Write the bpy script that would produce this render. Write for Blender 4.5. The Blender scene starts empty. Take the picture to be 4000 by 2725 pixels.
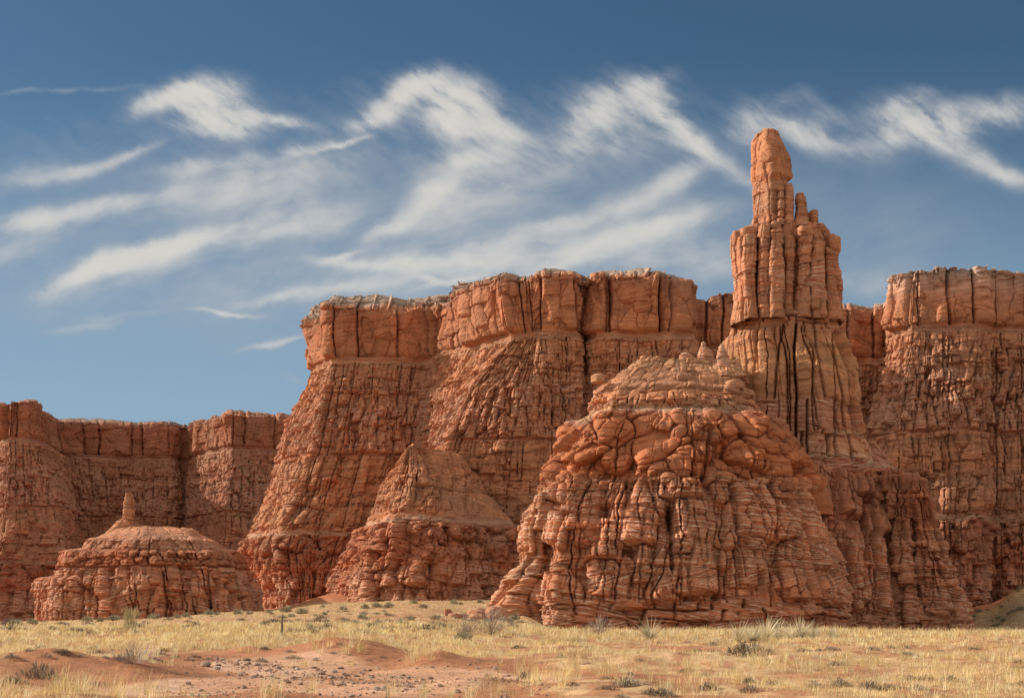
import bpy, bmesh, math, random
import numpy as np
from mathutils import Vector

# ------------------------------------------------------------------ camera, world, sun, exposure
scene = bpy.context.scene
COL = scene.collection
F = 50.0 / 36.0 * 4000.0          # focal length in photo pixels (4000 wide)
HORIZON = 2460.0                  # photo row of eye level
EYE = 1.7

cam_data = bpy.data.cameras.new("camera")
cam_data.lens = 50.0
cam_data.sensor_width = 36.0
cam_data.shift_y = (HORIZON - 1362.5) / 4000.0
cam_data.clip_start = 0.5
cam_data.clip_end = 20000.0
cam = bpy.data.objects.new("camera", cam_data)
cam.location = (0, 0, EYE)
cam.rotation_euler = (math.radians(90), 0, 0)
COL.objects.link(cam)
scene.camera = cam

SUN_EL = math.radians(27.0)
SUN_BACK = math.radians(15.0)      # degrees beyond square-on to the view, from the left
to_sun = Vector((-math.cos(SUN_EL) * math.cos(SUN_BACK), math.cos(SUN_EL) * math.sin(SUN_BACK), math.sin(SUN_EL)))
sun_data = bpy.data.lights.new("sun", 'SUN')
sun_data.energy = 4.7
sun_data.angle = math.radians(0.55)
sun_data.color = (1.0, 0.92, 0.80)
sun = bpy.data.objects.new("sun", sun_data)
sun.rotation_euler = to_sun.to_track_quat('Z', 'Y').to_euler()
COL.objects.link(sun)

scene.view_settings.view_transform = 'Standard'
scene.view_settings.look = 'None'
scene.view_settings.exposure = 0.55
scene.view_settings.gamma = 1.0
scene.cycles.max_bounces = 6
scene.cycles.diffuse_bounces = 4


class NT:
    """small helper to wire shader nodes"""
    def __init__(self, tree):
        self.t = tree
        self.n = tree.nodes
        self.l = tree.links

    def node(self, typ, **kw):
        nd = self.n.new(typ)
        for k, v in kw.items():
            setattr(nd, k, v)
        return nd

    def put(self, sock, v):
        if v is None:
            return
        if isinstance(v, bpy.types.NodeSocket):
            self.l.new(v, sock)
        else:
            sock.default_value = v

    def math(self, op, a, b=None, c=None, clamp=False):
        nd = self.node('ShaderNodeMath', operation=op)
        nd.use_clamp = clamp
        self.put(nd.inputs[0], a)
        self.put(nd.inputs[1], b)
        self.put(nd.inputs[2], c)
        return nd.outputs[0]

    def vmath(self, op, a, b=None):
        nd = self.node('ShaderNodeVectorMath', operation=op)
        self.put(nd.inputs[0], a)
        self.put(nd.inputs[1], b)
        return nd.outputs['Value'] if op in ('DOT_PRODUCT', 'LENGTH') else nd.outputs[0]

    def sep(self, v):
        nd = self.node('ShaderNodeSeparateXYZ')
        self.put(nd.inputs[0], v)
        return nd.outputs

    def comb(self, x, y, z):
        nd = self.node('ShaderNodeCombineXYZ')
        self.put(nd.inputs[0], x); self.put(nd.inputs[1], y); self.put(nd.inputs[2], z)
        return nd.outputs[0]

    def noise(self, vec, scale, detail=4.0, rough=0.55, dims='3D', out=0, w=None):
        nd = self.node('ShaderNodeTexNoise')
        nd.noise_dimensions = dims
        if dims == '1D':
            self.put(nd.inputs['W'], w)
        else:
            self.put(nd.inputs['Vector'], vec)
        self.put(nd.inputs['Scale'], scale)
        self.put(nd.inputs['Detail'], detail)
        self.put(nd.inputs['Roughness'], rough)
        return nd.outputs[out]

    def mapr(self, v, a, b, c=0.0, d=1.0, smooth=True):
        nd = self.node('ShaderNodeMapRange')
        if smooth:
            nd.interpolation_type = 'SMOOTHSTEP'
        self.put(nd.inputs[0], v); self.put(nd.inputs[1], a); self.put(nd.inputs[2], b)
        self.put(nd.inputs[3], c); self.put(nd.inputs[4], d)
        return nd.outputs[0]

    def mix(self, fac, a, b, blend='MIX'):
        nd = self.node('ShaderNodeMix', data_type='RGBA', blend_type=blend)
        self.put(nd.inputs[0], fac)
        self.put(nd.inputs[6], a if isinstance(a, bpy.types.NodeSocket) else (*a, 1.0))
        self.put(nd.inputs[7], b if isinstance(b, bpy.types.NodeSocket) else (*b, 1.0))
        return nd.outputs[2]


# clouds: (px, py, rx, ry, tilt degrees (positive falls to the right), strength), where they stand over the horizon
CLOUDS = [
    # four wave clouds, left to right
    (600, 410, 80, 31.72, -25, 0.9), (690, 365, 100, 41.48, -28, 1.1), (790, 345, 90, 43.92, 5, 1), (810, 430, 90, 43.92, 35, 1.3), (880, 480, 110, 41.48, 20, 1.2), (930, 420, 110, 48.8, 38, 0.6), (1060, 475, 120, 21.96, 14, 0.9), (900, 330, 60, 36.6, 30, 0.45), (740, 500, 80, 19.52, 12, 0.6),
    (1450, 470, 90, 41.48, -20, 0.7), (1530, 420, 100, 43.92, -38, 1), (1630, 335, 100, 43.92, -20, 1.2), (1740, 340, 90, 48.8, 25, 1.1), (1770, 440, 70, 73.2, 55, 1.4), (1800, 515, 100, 41.48, 20, 1.2), (1880, 430, 110, 56.12, 45, 0.8), (1980, 510, 110, 34.16, 30, 0.8), (1880, 350, 90, 41.48, 40, 0.4),
    (2250, 520, 60, 97.6, 15, 0.55), (2330, 430, 90, 73.2, -40, 0.65), (2440, 365, 90, 48.8, -20, 0.75), (2540, 330, 80, 36.6, -20, 0.5), (2560, 400, 70, 48.8, 35, 0.7), (2620, 480, 110, 39.04, 42, 0.9), (2720, 570, 130, 43.92, 35, 0.9), (2860, 660, 130, 29.28, 28, 0.8), (2360, 580, 90, 31.72, 10, 0.45), (2480, 480, 120, 97.6, 0, 0.22),
    (2930, 500, 70, 73.2, -20, 0.6), (3040, 480, 110, 43.92, 5, 0.6), (3160, 530, 130, 48.8, 22, 0.7), (3080, 390, 130, 41.48, -5, 0.3), (3240, 450, 70, 29.28, 20, 0.4), (3290, 560, 110, 31.72, 20, 0.5),
    (3480, 500, 110, 97.6, -30, 0.65), (3600, 490, 140, 73.2, 0, 0.6), (3720, 570, 150, 53.68, 25, 0.85), (3860, 650, 150, 34.16, 30, 0.8), (3880, 440, 190, 56.12, -10, 0.75), (3970, 690, 80, 26.84, 10, 0.9), (3520, 400, 110, 36.6, -20, 0.4), (3700, 450, 200, 73.2, 0, 0.3),
    (800, 430, 190, 70, 15, .5), (1720, 430, 230, 90, 15, .4), (2420, 450, 190, 110, 0, .28),
    # long rising bands
    (110, 690, 150, 44, -5, .6), (330, 660, 170, 22, -16, .6), (500, 615, 120, 16, -20, .6), (60, 870, 220, 34, -3, .85), (330, 830, 180, 34, -13, 1.0), (430, 795, 110, 24, -10, .6), (60, 970, 220, 60, -15, .5),
    (300, 1075, 110, 24, -24, 1.1), (430, 1030, 190, 38, -20, 1.35), (640, 970, 240, 34, -14, 1.0), (900, 910, 260, 44, -10, .75), (1120, 880, 200, 44, -4, .6), (560, 1050, 260, 40, -12, .5),
    (700, 720, 110, 56, -30, .55), (880, 640, 260, 24, -8, .5), (930, 720, 240, 60, -12, .55), (1150, 700, 230, 60, -10, .5), (1120, 800, 220, 60, 8, .45), (1330, 577, 100, 10, -15, .8), (1200, 600, 160, 16, -14, .4),
    (1850, 620, 190, 50, -8, .7), (1760, 690, 140, 50, -25, .75), (1640, 800, 200, 40, -32, .7), (1520, 880, 130, 28, -18, .8), (1800, 790, 220, 80, -28, .5), (2000, 700, 240, 80, -12, .4),
    (1330, 995, 50, 12, -22, .9), (1400, 1025, 130, 16, 2, .8), (1640, 1020, 300, 30, -3, .85), (1950, 960, 260, 40, -10, .8), (2200, 870, 260, 26, -12, .7), (1900, 1040, 320, 40, -6, .55),
    (2650, 700, 120, 40, -30, .9), (2480, 780, 180, 44, -22, .8), (2250, 1000, 260, 40, -20, .9), (2480, 910, 260, 50, -18, .8), (2720, 850, 180, 50, -8, .6), (2600, 980, 300, 60, -10, .5), (2800, 1040, 130, 60, -5, .45),
    (1230, 1140, 230, 26, -9, .8), (1050, 1170, 120, 16, -9, .6), (880, 1225, 110, 9, 6, .8), (340, 1270, 170, 16, -8, .45), (480, 1230, 120, 10, -4, .4), (1080, 1338, 130, 12, -9, .7), (1680, 1095, 40, 12, 20, .9), (1780, 1100, 110, 14, -14, .9), (1150, 1480, 60, 14, 30, .3),
    # thin veil
    (3420, 930, 420, 150, 0, .26), (3450, 1110, 300, 60, 0, .45), (250, 355, 260, 9, -3, .3), (300, 1150, 380, 80, -5, .28), (700, 800, 900, 300, -8, .36), (1900, 880, 800, 300, -12, .38), (1300, 1150, 900, 140, -5, .32), (2900, 640, 900, 140, 5, .12), (2600, 1000, 500, 160, -8, .2),
]

world = bpy.data.worlds.new("World")
scene.world = world
world.use_nodes = True
wt = NT(world.node_tree)
wt.n.clear()
w_out = wt.node('ShaderNodeOutputWorld')
w_bg = wt.node('ShaderNodeBackground')
w_bg.inputs['Strength'].default_value = 0.15
wt.l.new(w_bg.outputs[0], w_out.inputs[0])
sky = wt.node('ShaderNodeTexSky')
sky.sky_type = 'NISHITA'
sky.sun_disc = False
sky.sun_elevation = SUN_EL
sky.sun_rotation = math.radians(-90) + SUN_BACK
sky.altitude = 1500
sky.air_density = 1.0
sky.dust_density = 1.6
sky.ozone_density = 2.0
geo = wt.node('ShaderNodeTexCoord')
dx, dy, dz = wt.sep(geo.outputs['Generated'])
ysafe = wt.math('MAXIMUM', dy, 0.02)
U = wt.math('DIVIDE', dx, ysafe)
V = wt.math('DIVIDE', dz, ysafe)
uv0 = wt.comb(U, V, 0.0)
warp = wt.noise(uv0, 15.0, 6.0, 0.62, '2D', out=1)
warp = wt.vmath('SUBTRACT', warp, (0.5, 0.5, 0.5))
warp_s = wt.node('ShaderNodeVectorMath', operation='SCALE')
wt.l.new(warp, warp_s.inputs[0]); warp_s.inputs['Scale'].default_value = 0.016
uv = wt.vmath('ADD', uv0, warp_s.outputs[0])
total = None
for (cx, cy, rx, ry, rot, st) in CLOUDS:
    mp = wt.node('ShaderNodeMapping', vector_type='TEXTURE')
    mp.inputs['Location'].default_value = ((cx - 2000) / F, (HORIZON - cy) / F, 0)
    mp.inputs['Rotation'].default_value = (0, 0, -math.radians(rot))
    mp.inputs['Scale'].default_value = (rx / F, ry / F, 1)
    if total is None:
        wt.l.new(uv, mp.inputs['Vector'])
    else:      # a vanishing offset chains the clouds one after another, which keeps the shader small
        ch = wt.node('ShaderNodeVectorMath', operation='MULTIPLY_ADD')
        wt.l.new(total, ch.inputs[0]); ch.inputs[1].default_value = (1e-7, 1e-7, 0); wt.l.new(uv, ch.inputs[2])
        wt.l.new(ch.outputs[0], mp.inputs['Vector'])
    d2 = wt.vmath('DOT_PRODUCT', mp.outputs[0], mp.outputs[0])
    g = wt.math('EXPONENT', wt.math('MULTIPLY', d2, -0.9))
    total = wt.math('MULTIPLY_ADD', g, st, total if total is not None else 0.0)
# wind-drawn fibres: combed down to the right in the wave clouds, along the rise in the bands below
fm = wt.node('ShaderNodeMapping', vector_type='TEXTURE')
fm.inputs['Rotation'].default_value = (0, 0, math.radians(-30))
fm.inputs['Scale'].default_value = (1.0, 0.36, 1)
wt.l.new(uv, fm.inputs['Vector'])
fib_a = wt.noise(fm.outputs[0], 30.0, 7.0, 0.58, '2D')
fm2 = wt.node('ShaderNodeMapping', vector_type='TEXTURE')
fm2.inputs['Rotation'].default_value = (0, 0, math.radians(13))
fm2.inputs['Scale'].default_value = (1.0, 0.40, 1)
wt.l.new(uv, fm2.inputs['Vector'])
fib_b = wt.noise(fm2.outputs[0], 16.0, 7.0, 0.58, '2D')
hi = wt.mapr(V, 0.30, 0.36)
fa = wt.math('MULTIPLY_ADD', wt.mapr(fib_a, 0.30, 0.70, 0.0, 1.0, smooth=False), 1.15, 0.42)
fb_ = wt.math('MULTIPLY_ADD', wt.mapr(fib_b, 0.30, 0.70, 0.0, 1.0, smooth=False), 0.80, 0.52)
mixf = wt.node('ShaderNodeMix', data_type='FLOAT')
wt.l.new(hi, mixf.inputs[0]); wt.l.new(fb_, mixf.inputs[2]); wt.l.new(fa, mixf.inputs[3])
dens = wt.math('MULTIPLY', total, mixf.outputs[0])
alpha_front = wt.math('SUBTRACT', 1.0, wt.math('EXPONENT', wt.math('MULTIPLY', wt.math('MAXIMUM', wt.math('SUBTRACT', dens, 0.05), 0.0), -1.25)))
# added overcast on the unseen dome (overhead and behind the viewer), lifting fill light
zs = wt.math('MAXIMUM', dz, 0.06)
pl = wt.comb(wt.math('DIVIDE', dx, zs), wt.math('DIVIDE', dy, zs), 0.0)
cl = wt.noise(pl, 0.9, 6.0, 0.6, '2D')
alpha_back = wt.mapr(cl, 0.33, 0.62, 0.25, 0.95)
bmask = wt.mapr(dy, 0.60, 0.30, 0.0, 1.0)
alpha_back = wt.math('MULTIPLY', alpha_back, bmask)
fmask = wt.mapr(dy, 0.3, 0.6, 0.0, 1.0)
front_col = wt.mix(wt.mapr(alpha_front, 0.15, 0.95), (1.75, 1.88, 2.1), (3.1, 3.0, 2.8))
back_col = (4.7, 4.4, 3.9)      # added unseen cloud, set bright to raise the ambient fill
skycol0 = wt.mix(1.0, sky.outputs[0], (0.225, 0.300, 0.312), 'MULTIPLY')
skycol = wt.mix(wt.mapr(V, 0.42, 0.12, 0.0, 0.72), skycol0, (1.48, 2.10, 2.70))
with_front = wt.mix(wt.math('MULTIPLY', alpha_front, fmask), skycol, front_col)
wt.l.new(wt.mix(alpha_back, with_front, back_col), w_bg.inputs['Color'])


# ------------------------------------------------------------------ helpers: pixels to places, hashing, noise
def zrow(py, Y):
    return EYE + (HORIZON - py) / F * Y


def pt(px, py, Y):
    return ((px - 2000.0) / F * Y, Y, zrow(py, Y))


def h01(i, j=0, seed=0):
    """integer lattice hash to 0..1"""
    i = np.asarray(i).astype(np.int64); j = np.asarray(j).astype(np.int64)
    n = (i * 374761393 + j * 668265263 + int(seed) * 1274126177) & 0xFFFFFFFF
    n = ((n ^ (n >> 13)) * 1103515245) & 0xFFFFFFFF
    n = ((n ^ (n >> 16)) * 2654435761) & 0xFFFFFFFF
    n = n ^ (n >> 15)
    return (n & 0xFFFFFF).astype(np.float64) / 16777216.0


def vnoise3(x, y, z, seed=0):
    """gradient-free value noise with quintic fade, -1..1"""
    xi = np.floor(x); yi = np.floor(y); zi = np.floor(z)
    fx = x - xi; fy = y - yi; fz = z - zi
    fx = fx * fx * fx * (fx * (fx * 6 - 15) + 10); fy = fy * fy * fy * (fy * (fy * 6 - 15) + 10)
    fz = fz * fz * fz * (fz * (fz * 6 - 15) + 10)
    xi = xi.astype(np.int64); yi = yi.astype(np.int64); zi = zi.astype(np.int64)

    def c(a, b, d):
        return h01(xi + a, (yi + b) + (zi + d) * 7919, seed)
    x00 = c(0, 0, 0) * (1 - fx) + c(1, 0, 0) * fx
    x10 = c(0, 1, 0) * (1 - fx) + c(1, 1, 0) * fx
    x01 = c(0, 0, 1) * (1 - fx) + c(1, 0, 1) * fx
    x11 = c(0, 1, 1) * (1 - fx) + c(1, 1, 1) * fx
    a = x00 * (1 - fy) + x10 * fy
    b = x01 * (1 - fy) + x11 * fy
    return (a * (1 - fz) + b * fz) * 2 - 1


def fbm3(x, y, z, octaves=4, seed=0, gain=0.5, lac=2.03):
    s = 0.0; a = 1.0; t = 0.0
    for o in range(octaves):
        s = s + a * vnoise3(x, y, z, seed + 17 * o)
        t += a; a *= gain
        x = x * lac + 11.3; y = y * lac + 5.7; z = z * lac + 3.1
    return s / t


def vnoise2(x, y, seed=0):
    xi = np.floor(x); yi = np.floor(y)
    fx = x - xi; fy = y - yi
    fx = fx * fx * (3 - 2 * fx); fy = fy * fy * (3 - 2 * fy)
    xi = xi.astype(np.int64); yi = yi.astype(np.int64)
    a = h01(xi, yi, seed) * (1 - fx) + h01(xi + 1, yi, seed) * fx
    b = h01(xi, yi + 1, seed) * (1 - fx) + h01(xi + 1, yi + 1, seed) * fx
    return (a * (1 - fy) + b * fy) * 2 - 1


def fbm2(x, y, octaves=4, seed=0, gain=0.5):
    s = 0.0; a = 1.0; t = 0.0
    for o in range(octaves):
        s = s + a * vnoise2(x, y, seed + 31 * o)
        t += a; a *= gain
        x = x * 2.03 + 7.1; y = y * 2.03 + 3.7
    return s / t


def worley(u, v, seed=0, jit=0.9):
    """F1, F2, cell hash a, cell hash b, offset from the cell centre"""
    iu = np.floor(u); iv = np.floor(v)
    f1 = np.full(u.shape, 9.0); f2 = np.full(u.shape, 9.0)
    ha = np.zeros(u.shape); hb = np.zeros(u.shape); du = np.zeros(u.shape); dv = np.zeros(u.shape)
    for a in (-1, 0, 1):
        for b in (-1, 0, 1):
            ci = iu + a; cj = iv + b
            cx = ci + 0.5 + jit * (h01(ci, cj, seed) - 0.5)
            cy = cj + 0.5 + jit * (h01(ci, cj, seed + 1) - 0.5)
            ex = u - cx; ey = v - cy
            d = np.sqrt(ex * ex + ey * ey)
            near = d < f1
            f2 = np.where(near, f1, np.minimum(f2, d))
            f1 = np.where(near, d, f1)
            ha = np.where(near, h01(ci, cj, seed + 2), ha)
            hb = np.where(near, h01(ci, cj, seed + 3), hb)
            du = np.where(near, ex, du); dv = np.where(near, ey, dv)
    return f1, f2, ha, hb, du, dv


def cells1(x, row=0, seed=0, jit=0.36):
    """uneven 1-D cells: index, distance to the nearest joint, position 0..1 inside (x in cell units)"""
    row = np.broadcast_to(np.asarray(row), x.shape)
    i = np.floor(x)
    b0 = i + jit * 2 * (h01(i, row, seed) - 0.5)
    b1 = i + 1 + jit * 2 * (h01(i + 1, row, seed) - 0.5)
    lo = x < b0; hi = x >= b1
    idx = np.where(lo, i - 1, np.where(hi, i + 1, i))
    l = idx + jit * 2 * (h01(idx, row, seed) - 0.5)
    r = idx + 1 + jit * 2 * (h01(idx + 1, row, seed) - 0.5)
    return idx, np.minimum(x - l, r - x), (x - l) / np.maximum(r - l, 1e-3)


def sstep(x, a, b):
    t = np.clip((x - a) / (b - a), 0, 1)
    return t * t * (3 - 2 * t)


# ------------------------------------------------------------------ rock relief styles; each gives (push outwards in m, tint -1..1)
def st_pillow(S, Z, w, h, a, seed, crack=0.5, top=0.25, tilt=0.3, cw=0.045, jit=1.0, soft=0.15, even=0.35, knob=0.0):
    """blocks and tongues of uneven size parted by cracks; even: how much of the wall keeps its relief"""
    big = fbm2(S / (w * 5.0), Z / (h * 4.0), 2, seed + 4)
    su = S + 0.9 * w * big + 0.30 * w * fbm2(S / w * 0.9, Z / h * 1.3, 3, seed + 5)
    zu = Z + 0.7 * h * fbm2(S / (w * 5.0) + 7, Z / (h * 4.0), 2, seed + 14) + 0.22 * h * fbm2(S / w * 1.1 + 9, Z / h * 1.1, 3, seed + 6)
    f1, f2, ha, hb, du, dv = worley(su / w, zu / h, seed, jit)
    e = f2 - f1
    live = even + (1 - even) * sstep(fbm2(S / (w * 3.2) + 31, Z / (h * 2.2), 2, seed + 7), -.30, .25)
    q = np.clip(e / soft, 0, 1)
    r = 1 - (1 - q) ** 2.0
    if knob:
        r = (1 - knob) * r + knob * np.clip(1 - (f1 / 0.75) ** 2, 0, 1)
    d = a * (0.8 * r - 0.5) + a * 0.8 * (ha - 0.5)
    d = d - top * a * dv * 1.6 + tilt * a * (hb - 0.5) * du * 3.4
    cr = sstep(fbm2(S / w * .8 + 3, Z / h * .8, 2, seed + 8), -.35, .25)
    d = d * live - 1.9 * crack * np.exp(-(e / cw) ** 2) * (0.10 + 0.95 * cr) * (0.4 + .6 * live)
    return d, (ha - 0.5) * live


def st_brick(S, Z, w, h, a, seed, crack=0.5, ru=0.45, rv=0.35, notch=0.3, tilt=0.6, jz=0.42, wav=0.9, cw=0.16, drop=0.2):
    """beds cut by upright joints into flat-faced blocks"""
    zz = Z + wav * fbm2(S / (4.5 * w), Z * 0.02, 3, seed + 8) + .12 * h * fbm2(S / w * 1.5, Z / h, 2, seed + 18)
    bed, ev, pv = cells1(zz / h, 0, seed, jz)
    sb_ = S + 0.8 * w * fbm2(S / (w * 5.0), Z / (w * 6.0), 2, seed + 19)
    ss = sb_ + 0.30 * w * fbm2(S / w * 0.8, Z / h * 0.5, 3, seed + 9) + 0.07 * w * fbm2(S / w * 4, Z / w * 3, 2, seed + 10)
    wid = w * (0.6 + 1.1 * h01(bed, 3, seed + 11))
    cu, eu, pu = cells1(ss / wid, bed, seed + 12, 0.46)
    eu = eu * wid; ev = ev * h
    live = h01(cu, bed, seed + 14)
    q = np.clip(eu / ru, 0, 1)
    r = 1 - (1 - q) ** 2.0
    qv = np.clip(ev / rv, 0, 1)
    gate = sstep(fbm2(S / (w * 1.6), Z / (h * 1.5), 3, seed + 16), -.1, .3)
    rr = r * (1 - gate * (1 - qv) ** 2.0)
    hc = h01(cu, bed, seed + 13)
    d = a * 0.6 * (rr - 0.8) + a * 1.0 * (hc - 0.5) * r + tilt * a * (live - 0.5) * (pu - 0.5) * 2.4
    d = d + drop * a * (0.5 - pv)
    d = d - 1.9 * crack * np.exp(-(eu / cw) ** 2) * np.clip(1.7 * live - .35, 0, 1.2)
    d = d - 1.7 * notch * np.exp(-(ev / (cw * 0.8)) ** 2) * h01(bed, 5, seed + 15) * gate
    return d, hc - 0.5


def st_ledge(S, Z, h, a, seed, wav=0.8):
    """thin weathered ledges of a bedded slope"""
    zz = Z + wav * fbm2(S * 0.07, Z * 0.05, 4, seed) + 0.25 * h * fbm2(S * 0.6, Z * 0.6, 3, seed + 3)
    bed, ev, pv = cells1(zz / h, 0, seed + 1, 0.4)
    hard = h01(bed, 2, seed + 2)
    d = a * (hard - 0.5) * np.clip(ev * 6, 0, 1) + 0.5 * a * (pv - 0.5)
    d = d + 0.5 * a * fbm2(S * 0.4, Z * 0.9, 4, seed + 4)
    return d, (hard - 0.5) * 0.8


def st_tongue(S, Z, w, h, a, seed, wander=0.5, tip=2.0, flat=2.4, undercut=.07, long=1.2, crease=.75):
    """upright tongues with pointed heads leaning one over another; they meet in sharp creases"""
    ss = S + wander * w * fbm2(S / (w * 6.0), Z / (h * 1.2), 3, seed + 5) + .06 * w * fbm2(S / w * 2.0, Z / w * 2.0, 2, seed + 6)
    zz = Z + .25 * h * fbm2(S / (w * 3.0), Z / (h * 2.0), 2, seed + 7)
    iu = np.floor(ss / w); iv = np.floor(zz / h)
    d = np.zeros(S.shape); t = np.zeros(S.shape); d2 = np.zeros(S.shape)
    for i in (-1, 0, 1):
        for j in (-2, -1, 0):
            ci = iu + i; cj = iv + j
            c = (ci + .5 + .8 * (h01(ci, cj, seed) - .5)) * w
            z0 = (cj + .9 * h01(ci, cj, seed + 1)) * h
            hh = h * (.8 + long * h01(ci, cj, seed + 2))
            hw = w * (.42 + .42 * h01(ci, cj, seed + 3))
            k5 = h01(ci, cj, seed + 4)
            v = (zz - z0) / hh
            vc = np.clip(v, 0, 1)
            W = hw * np.clip(1 - vc ** tip, 0, 1) ** .75 + 1e-4
            p = np.abs(ss - c - .5 * w * (k5 - .5) * vc) / W
            prof = np.clip(1 - p ** flat, 0, 1) ** .5
            foot = np.clip(1 + v / undercut, 0, 1) * (v <= 1)
            e = a * (.45 + .8 * k5) * (1 - .6 * vc) * prof * foot
            m = e > d
            d2 = np.where(m, d, np.maximum(d2, e))
            d = np.where(m, e, d); t = np.where(m, k5 - .5, t)
    cr = np.exp(-((d - d2) / (.11 * a + .02)) ** 2) * sstep(fbm2(S / (w * 1.5), Z / h, 2, seed + 8), -.45, .15)
    return d * 1.15 - .40 * a - crease * cr * min(a, 1.2), t * .7


def st_boulders(S, Z, r, a, seed, asp=1.15, power=3.8, fill=1.0):
    """a pile of rounded blocks, each its own swollen lump, meeting in sharp creases"""
    g = r * 1.55
    su = S + .25 * r * fbm2(S / r * .7, Z / r * .7, 2, seed + 5); zu = (Z + .25 * r * fbm2(S / r * .7 + 5, Z / r * .7, 2, seed + 6)) / asp
    iu = np.floor(su / g); iv = np.floor(zu / g)
    d = np.zeros(S.shape); t = np.zeros(S.shape); d2 = np.zeros(S.shape)
    for i in (-1, 0, 1):
        for j in (-1, 0, 1):
            ci = iu + i; cj = iv + j
            k = h01(ci, cj, seed + 2); k2 = h01(ci, cj, seed + 3); k3 = h01(ci, cj, seed + 4)
            x = su - (ci + .5 + .9 * (h01(ci, cj, seed) - .5)) * g
            z = zu - (cj + .5 + .9 * (h01(ci, cj, seed + 1) - .5)) * g
            an = (k3 - .5) * 1.6
            ca, sa = np.cos(an), np.sin(an)
            xr = (x * ca + z * sa) / (r * (.62 + .55 * k) * (.85 + .3 * k2)); zr = (-x * sa + z * ca) / (r * (.62 + .55 * k) * (1.25 - .45 * k2))
            q = np.abs(xr) ** power + np.abs(zr) ** power
            e = np.where(q < 1, a * ((.55 + .5 * k) * np.clip(1 - q, 0, 1) ** .5 + .35 * k2 - .25 * zr * np.clip(1 - q, 0, 1)), 0)
            e = np.where(k3 < fill, e, 0)
            m = e > d
            d2 = np.where(m, d, np.maximum(d2, e))
            d = np.where(m, e, d); t = np.where(m, k2 - .5, t)
    return d - .45 * a - .40 * a * np.exp(-((d - d2) / (.10 * a + .02)) ** 2), t * .7


def st_joint(S, Z, w, seed, depth=0.9, cw=0.13, wander=0.5):
    """a few long upright cracks running through many beds"""
    ss = S + wander * fbm2(S * 0.02, Z * 0.16, 3, seed) + 0.18 * fbm2(S * 0.1, Z * 0.9, 2, seed + 1)
    cu, eu, pu = cells1(ss / w, 0, seed + 2, 0.48)
    eu = eu * w
    on = sstep(fbm2(cu * 7.7, Z * 0.09 + cu * 3.1, 2, seed + 3), -.15, .1)
    return -2.0 * depth * np.exp(-(eu / cw) ** 2) * on + .25 * (h01(cu, 4, seed + 5) - .5), (h01(cu, 3, seed + 4) - .5) * .3


def st_cap(S, Z, w, a, seed, zlo, zhi, crack=1.3, soft=.10):
    """massive upright-jointed cliff with flat, tilted, spalled faces"""
    sb_ = S + 0.8 * w * fbm2(S / (w * 4.0), Z * 0 + .5, 2, seed + 9)
    ss = sb_ + 0.10 * w * fbm2(S / w, Z / w * 0.6, 3, seed + 1) + 0.035 * w * fbm2(S / w * 5, Z / w * 2.5, 2, seed + 2)
    cu, eu, pu = cells1(ss / w, 0, seed + 3, 0.47)
    eu = eu * w
    hc = h01(cu, 1, seed + 4); hd = h01(cu, 2, seed + 5)
    r = 1 - (1 - np.clip(eu / (soft * w), 0, 1)) ** 2.0
    d = a * .5 * (r - 0.8) + a * 1.1 * (hc - 0.5) + a * 1.5 * (hd - 0.5) * (pu - 0.5) * 2
    d = d - 1.7 * crack * np.exp(-(eu / (.12 + .02 * w)) ** 2) * np.clip(1.6 * h01(cu, 6, seed + 15) - .3, 0, 1)
    # spalled facets inside each pier
    f1, f2, ha, hb, du, dv = worley(ss / (w * 0.6) + 0.3 * fbm2(S / w * 2, Z / w * 2, 3, seed + 7), Z / (w * 1.1) + .2 * fbm2(S / w * 2 + 9, Z / w * 2, 3, seed + 8), seed + 6, 1.0)
    d = d + 0.35 * a * (ha - 0.5) + 0.9 * a * ((hb - 0.5) * du + (ha - 0.5) * dv * 0.8)
    t = np.clip((Z - zlo) / max(zhi - zlo, 1), 0, 1)
    d = d - 0.4 * a * np.exp(-(t / 0.05) ** 2)
    return d, (hc - 0.5) * 0.7 + (ha - 0.5) * 0.5


# ------------------------------------------------------------------ meshes
def link(ob):
    COL.objects.link(ob)
    return ob


def mesh_from(name, verts, faces_flat, sizes, smooth=True):
    me = bpy.data.meshes.new(name)
    me.vertices.add(len(verts))
    me.vertices.foreach_set('co', np.ascontiguousarray(verts, dtype=np.float32).ravel())
    me.loops.add(len(faces_flat))
    me.loops.foreach_set('vertex_index', np.ascontiguousarray(faces_flat, dtype=np.int32))
    starts = np.concatenate([[0], np.cumsum(sizes)[:-1]]).astype(np.int32)
    me.polygons.add(len(sizes))
    me.polygons.foreach_set('loop_start', starts)
    me.polygons.foreach_set('use_smooth', np.full(len(sizes), smooth, dtype=bool))
    me.update(calc_edges=True)
    return me


def grid_faces(nv, nu, closed=False):
    k = nu if closed else nu - 1
    j, i = np.meshgrid(np.arange(nv - 1), np.arange(k), indexing='ij')
    i2 = (i + 1) % nu
    q = np.stack([j * nu + i, j * nu + i2, (j + 1) * nu + i2, (j + 1) * nu + i], axis=-1)
    return q.reshape(-1, 4)


def set_col(me, rgb, name='Col'):
    a = me.color_attributes.new(name, 'FLOAT_COLOR', 'POINT')
    rgba = np.ones((len(me.vertices), 4), dtype=np.float32)
    rgba[:, :3] = rgb
    a.data.foreach_set('color', rgba.ravel())


def set_val(me, v, name):
    a = me.attributes.new(name, 'FLOAT', 'POINT')
    a.data.foreach_set('value', np.ascontiguousarray(v, dtype=np.float32).ravel())


def empty(name, loc, label, cat, group=None):
    o = bpy.data.objects.new(name, None)
    o.empty_display_size = 1.0
    o.location = loc
    o['label'] = label; o['category'] = cat
    if group:
        o['group'] = group
    return link(o)


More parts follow.
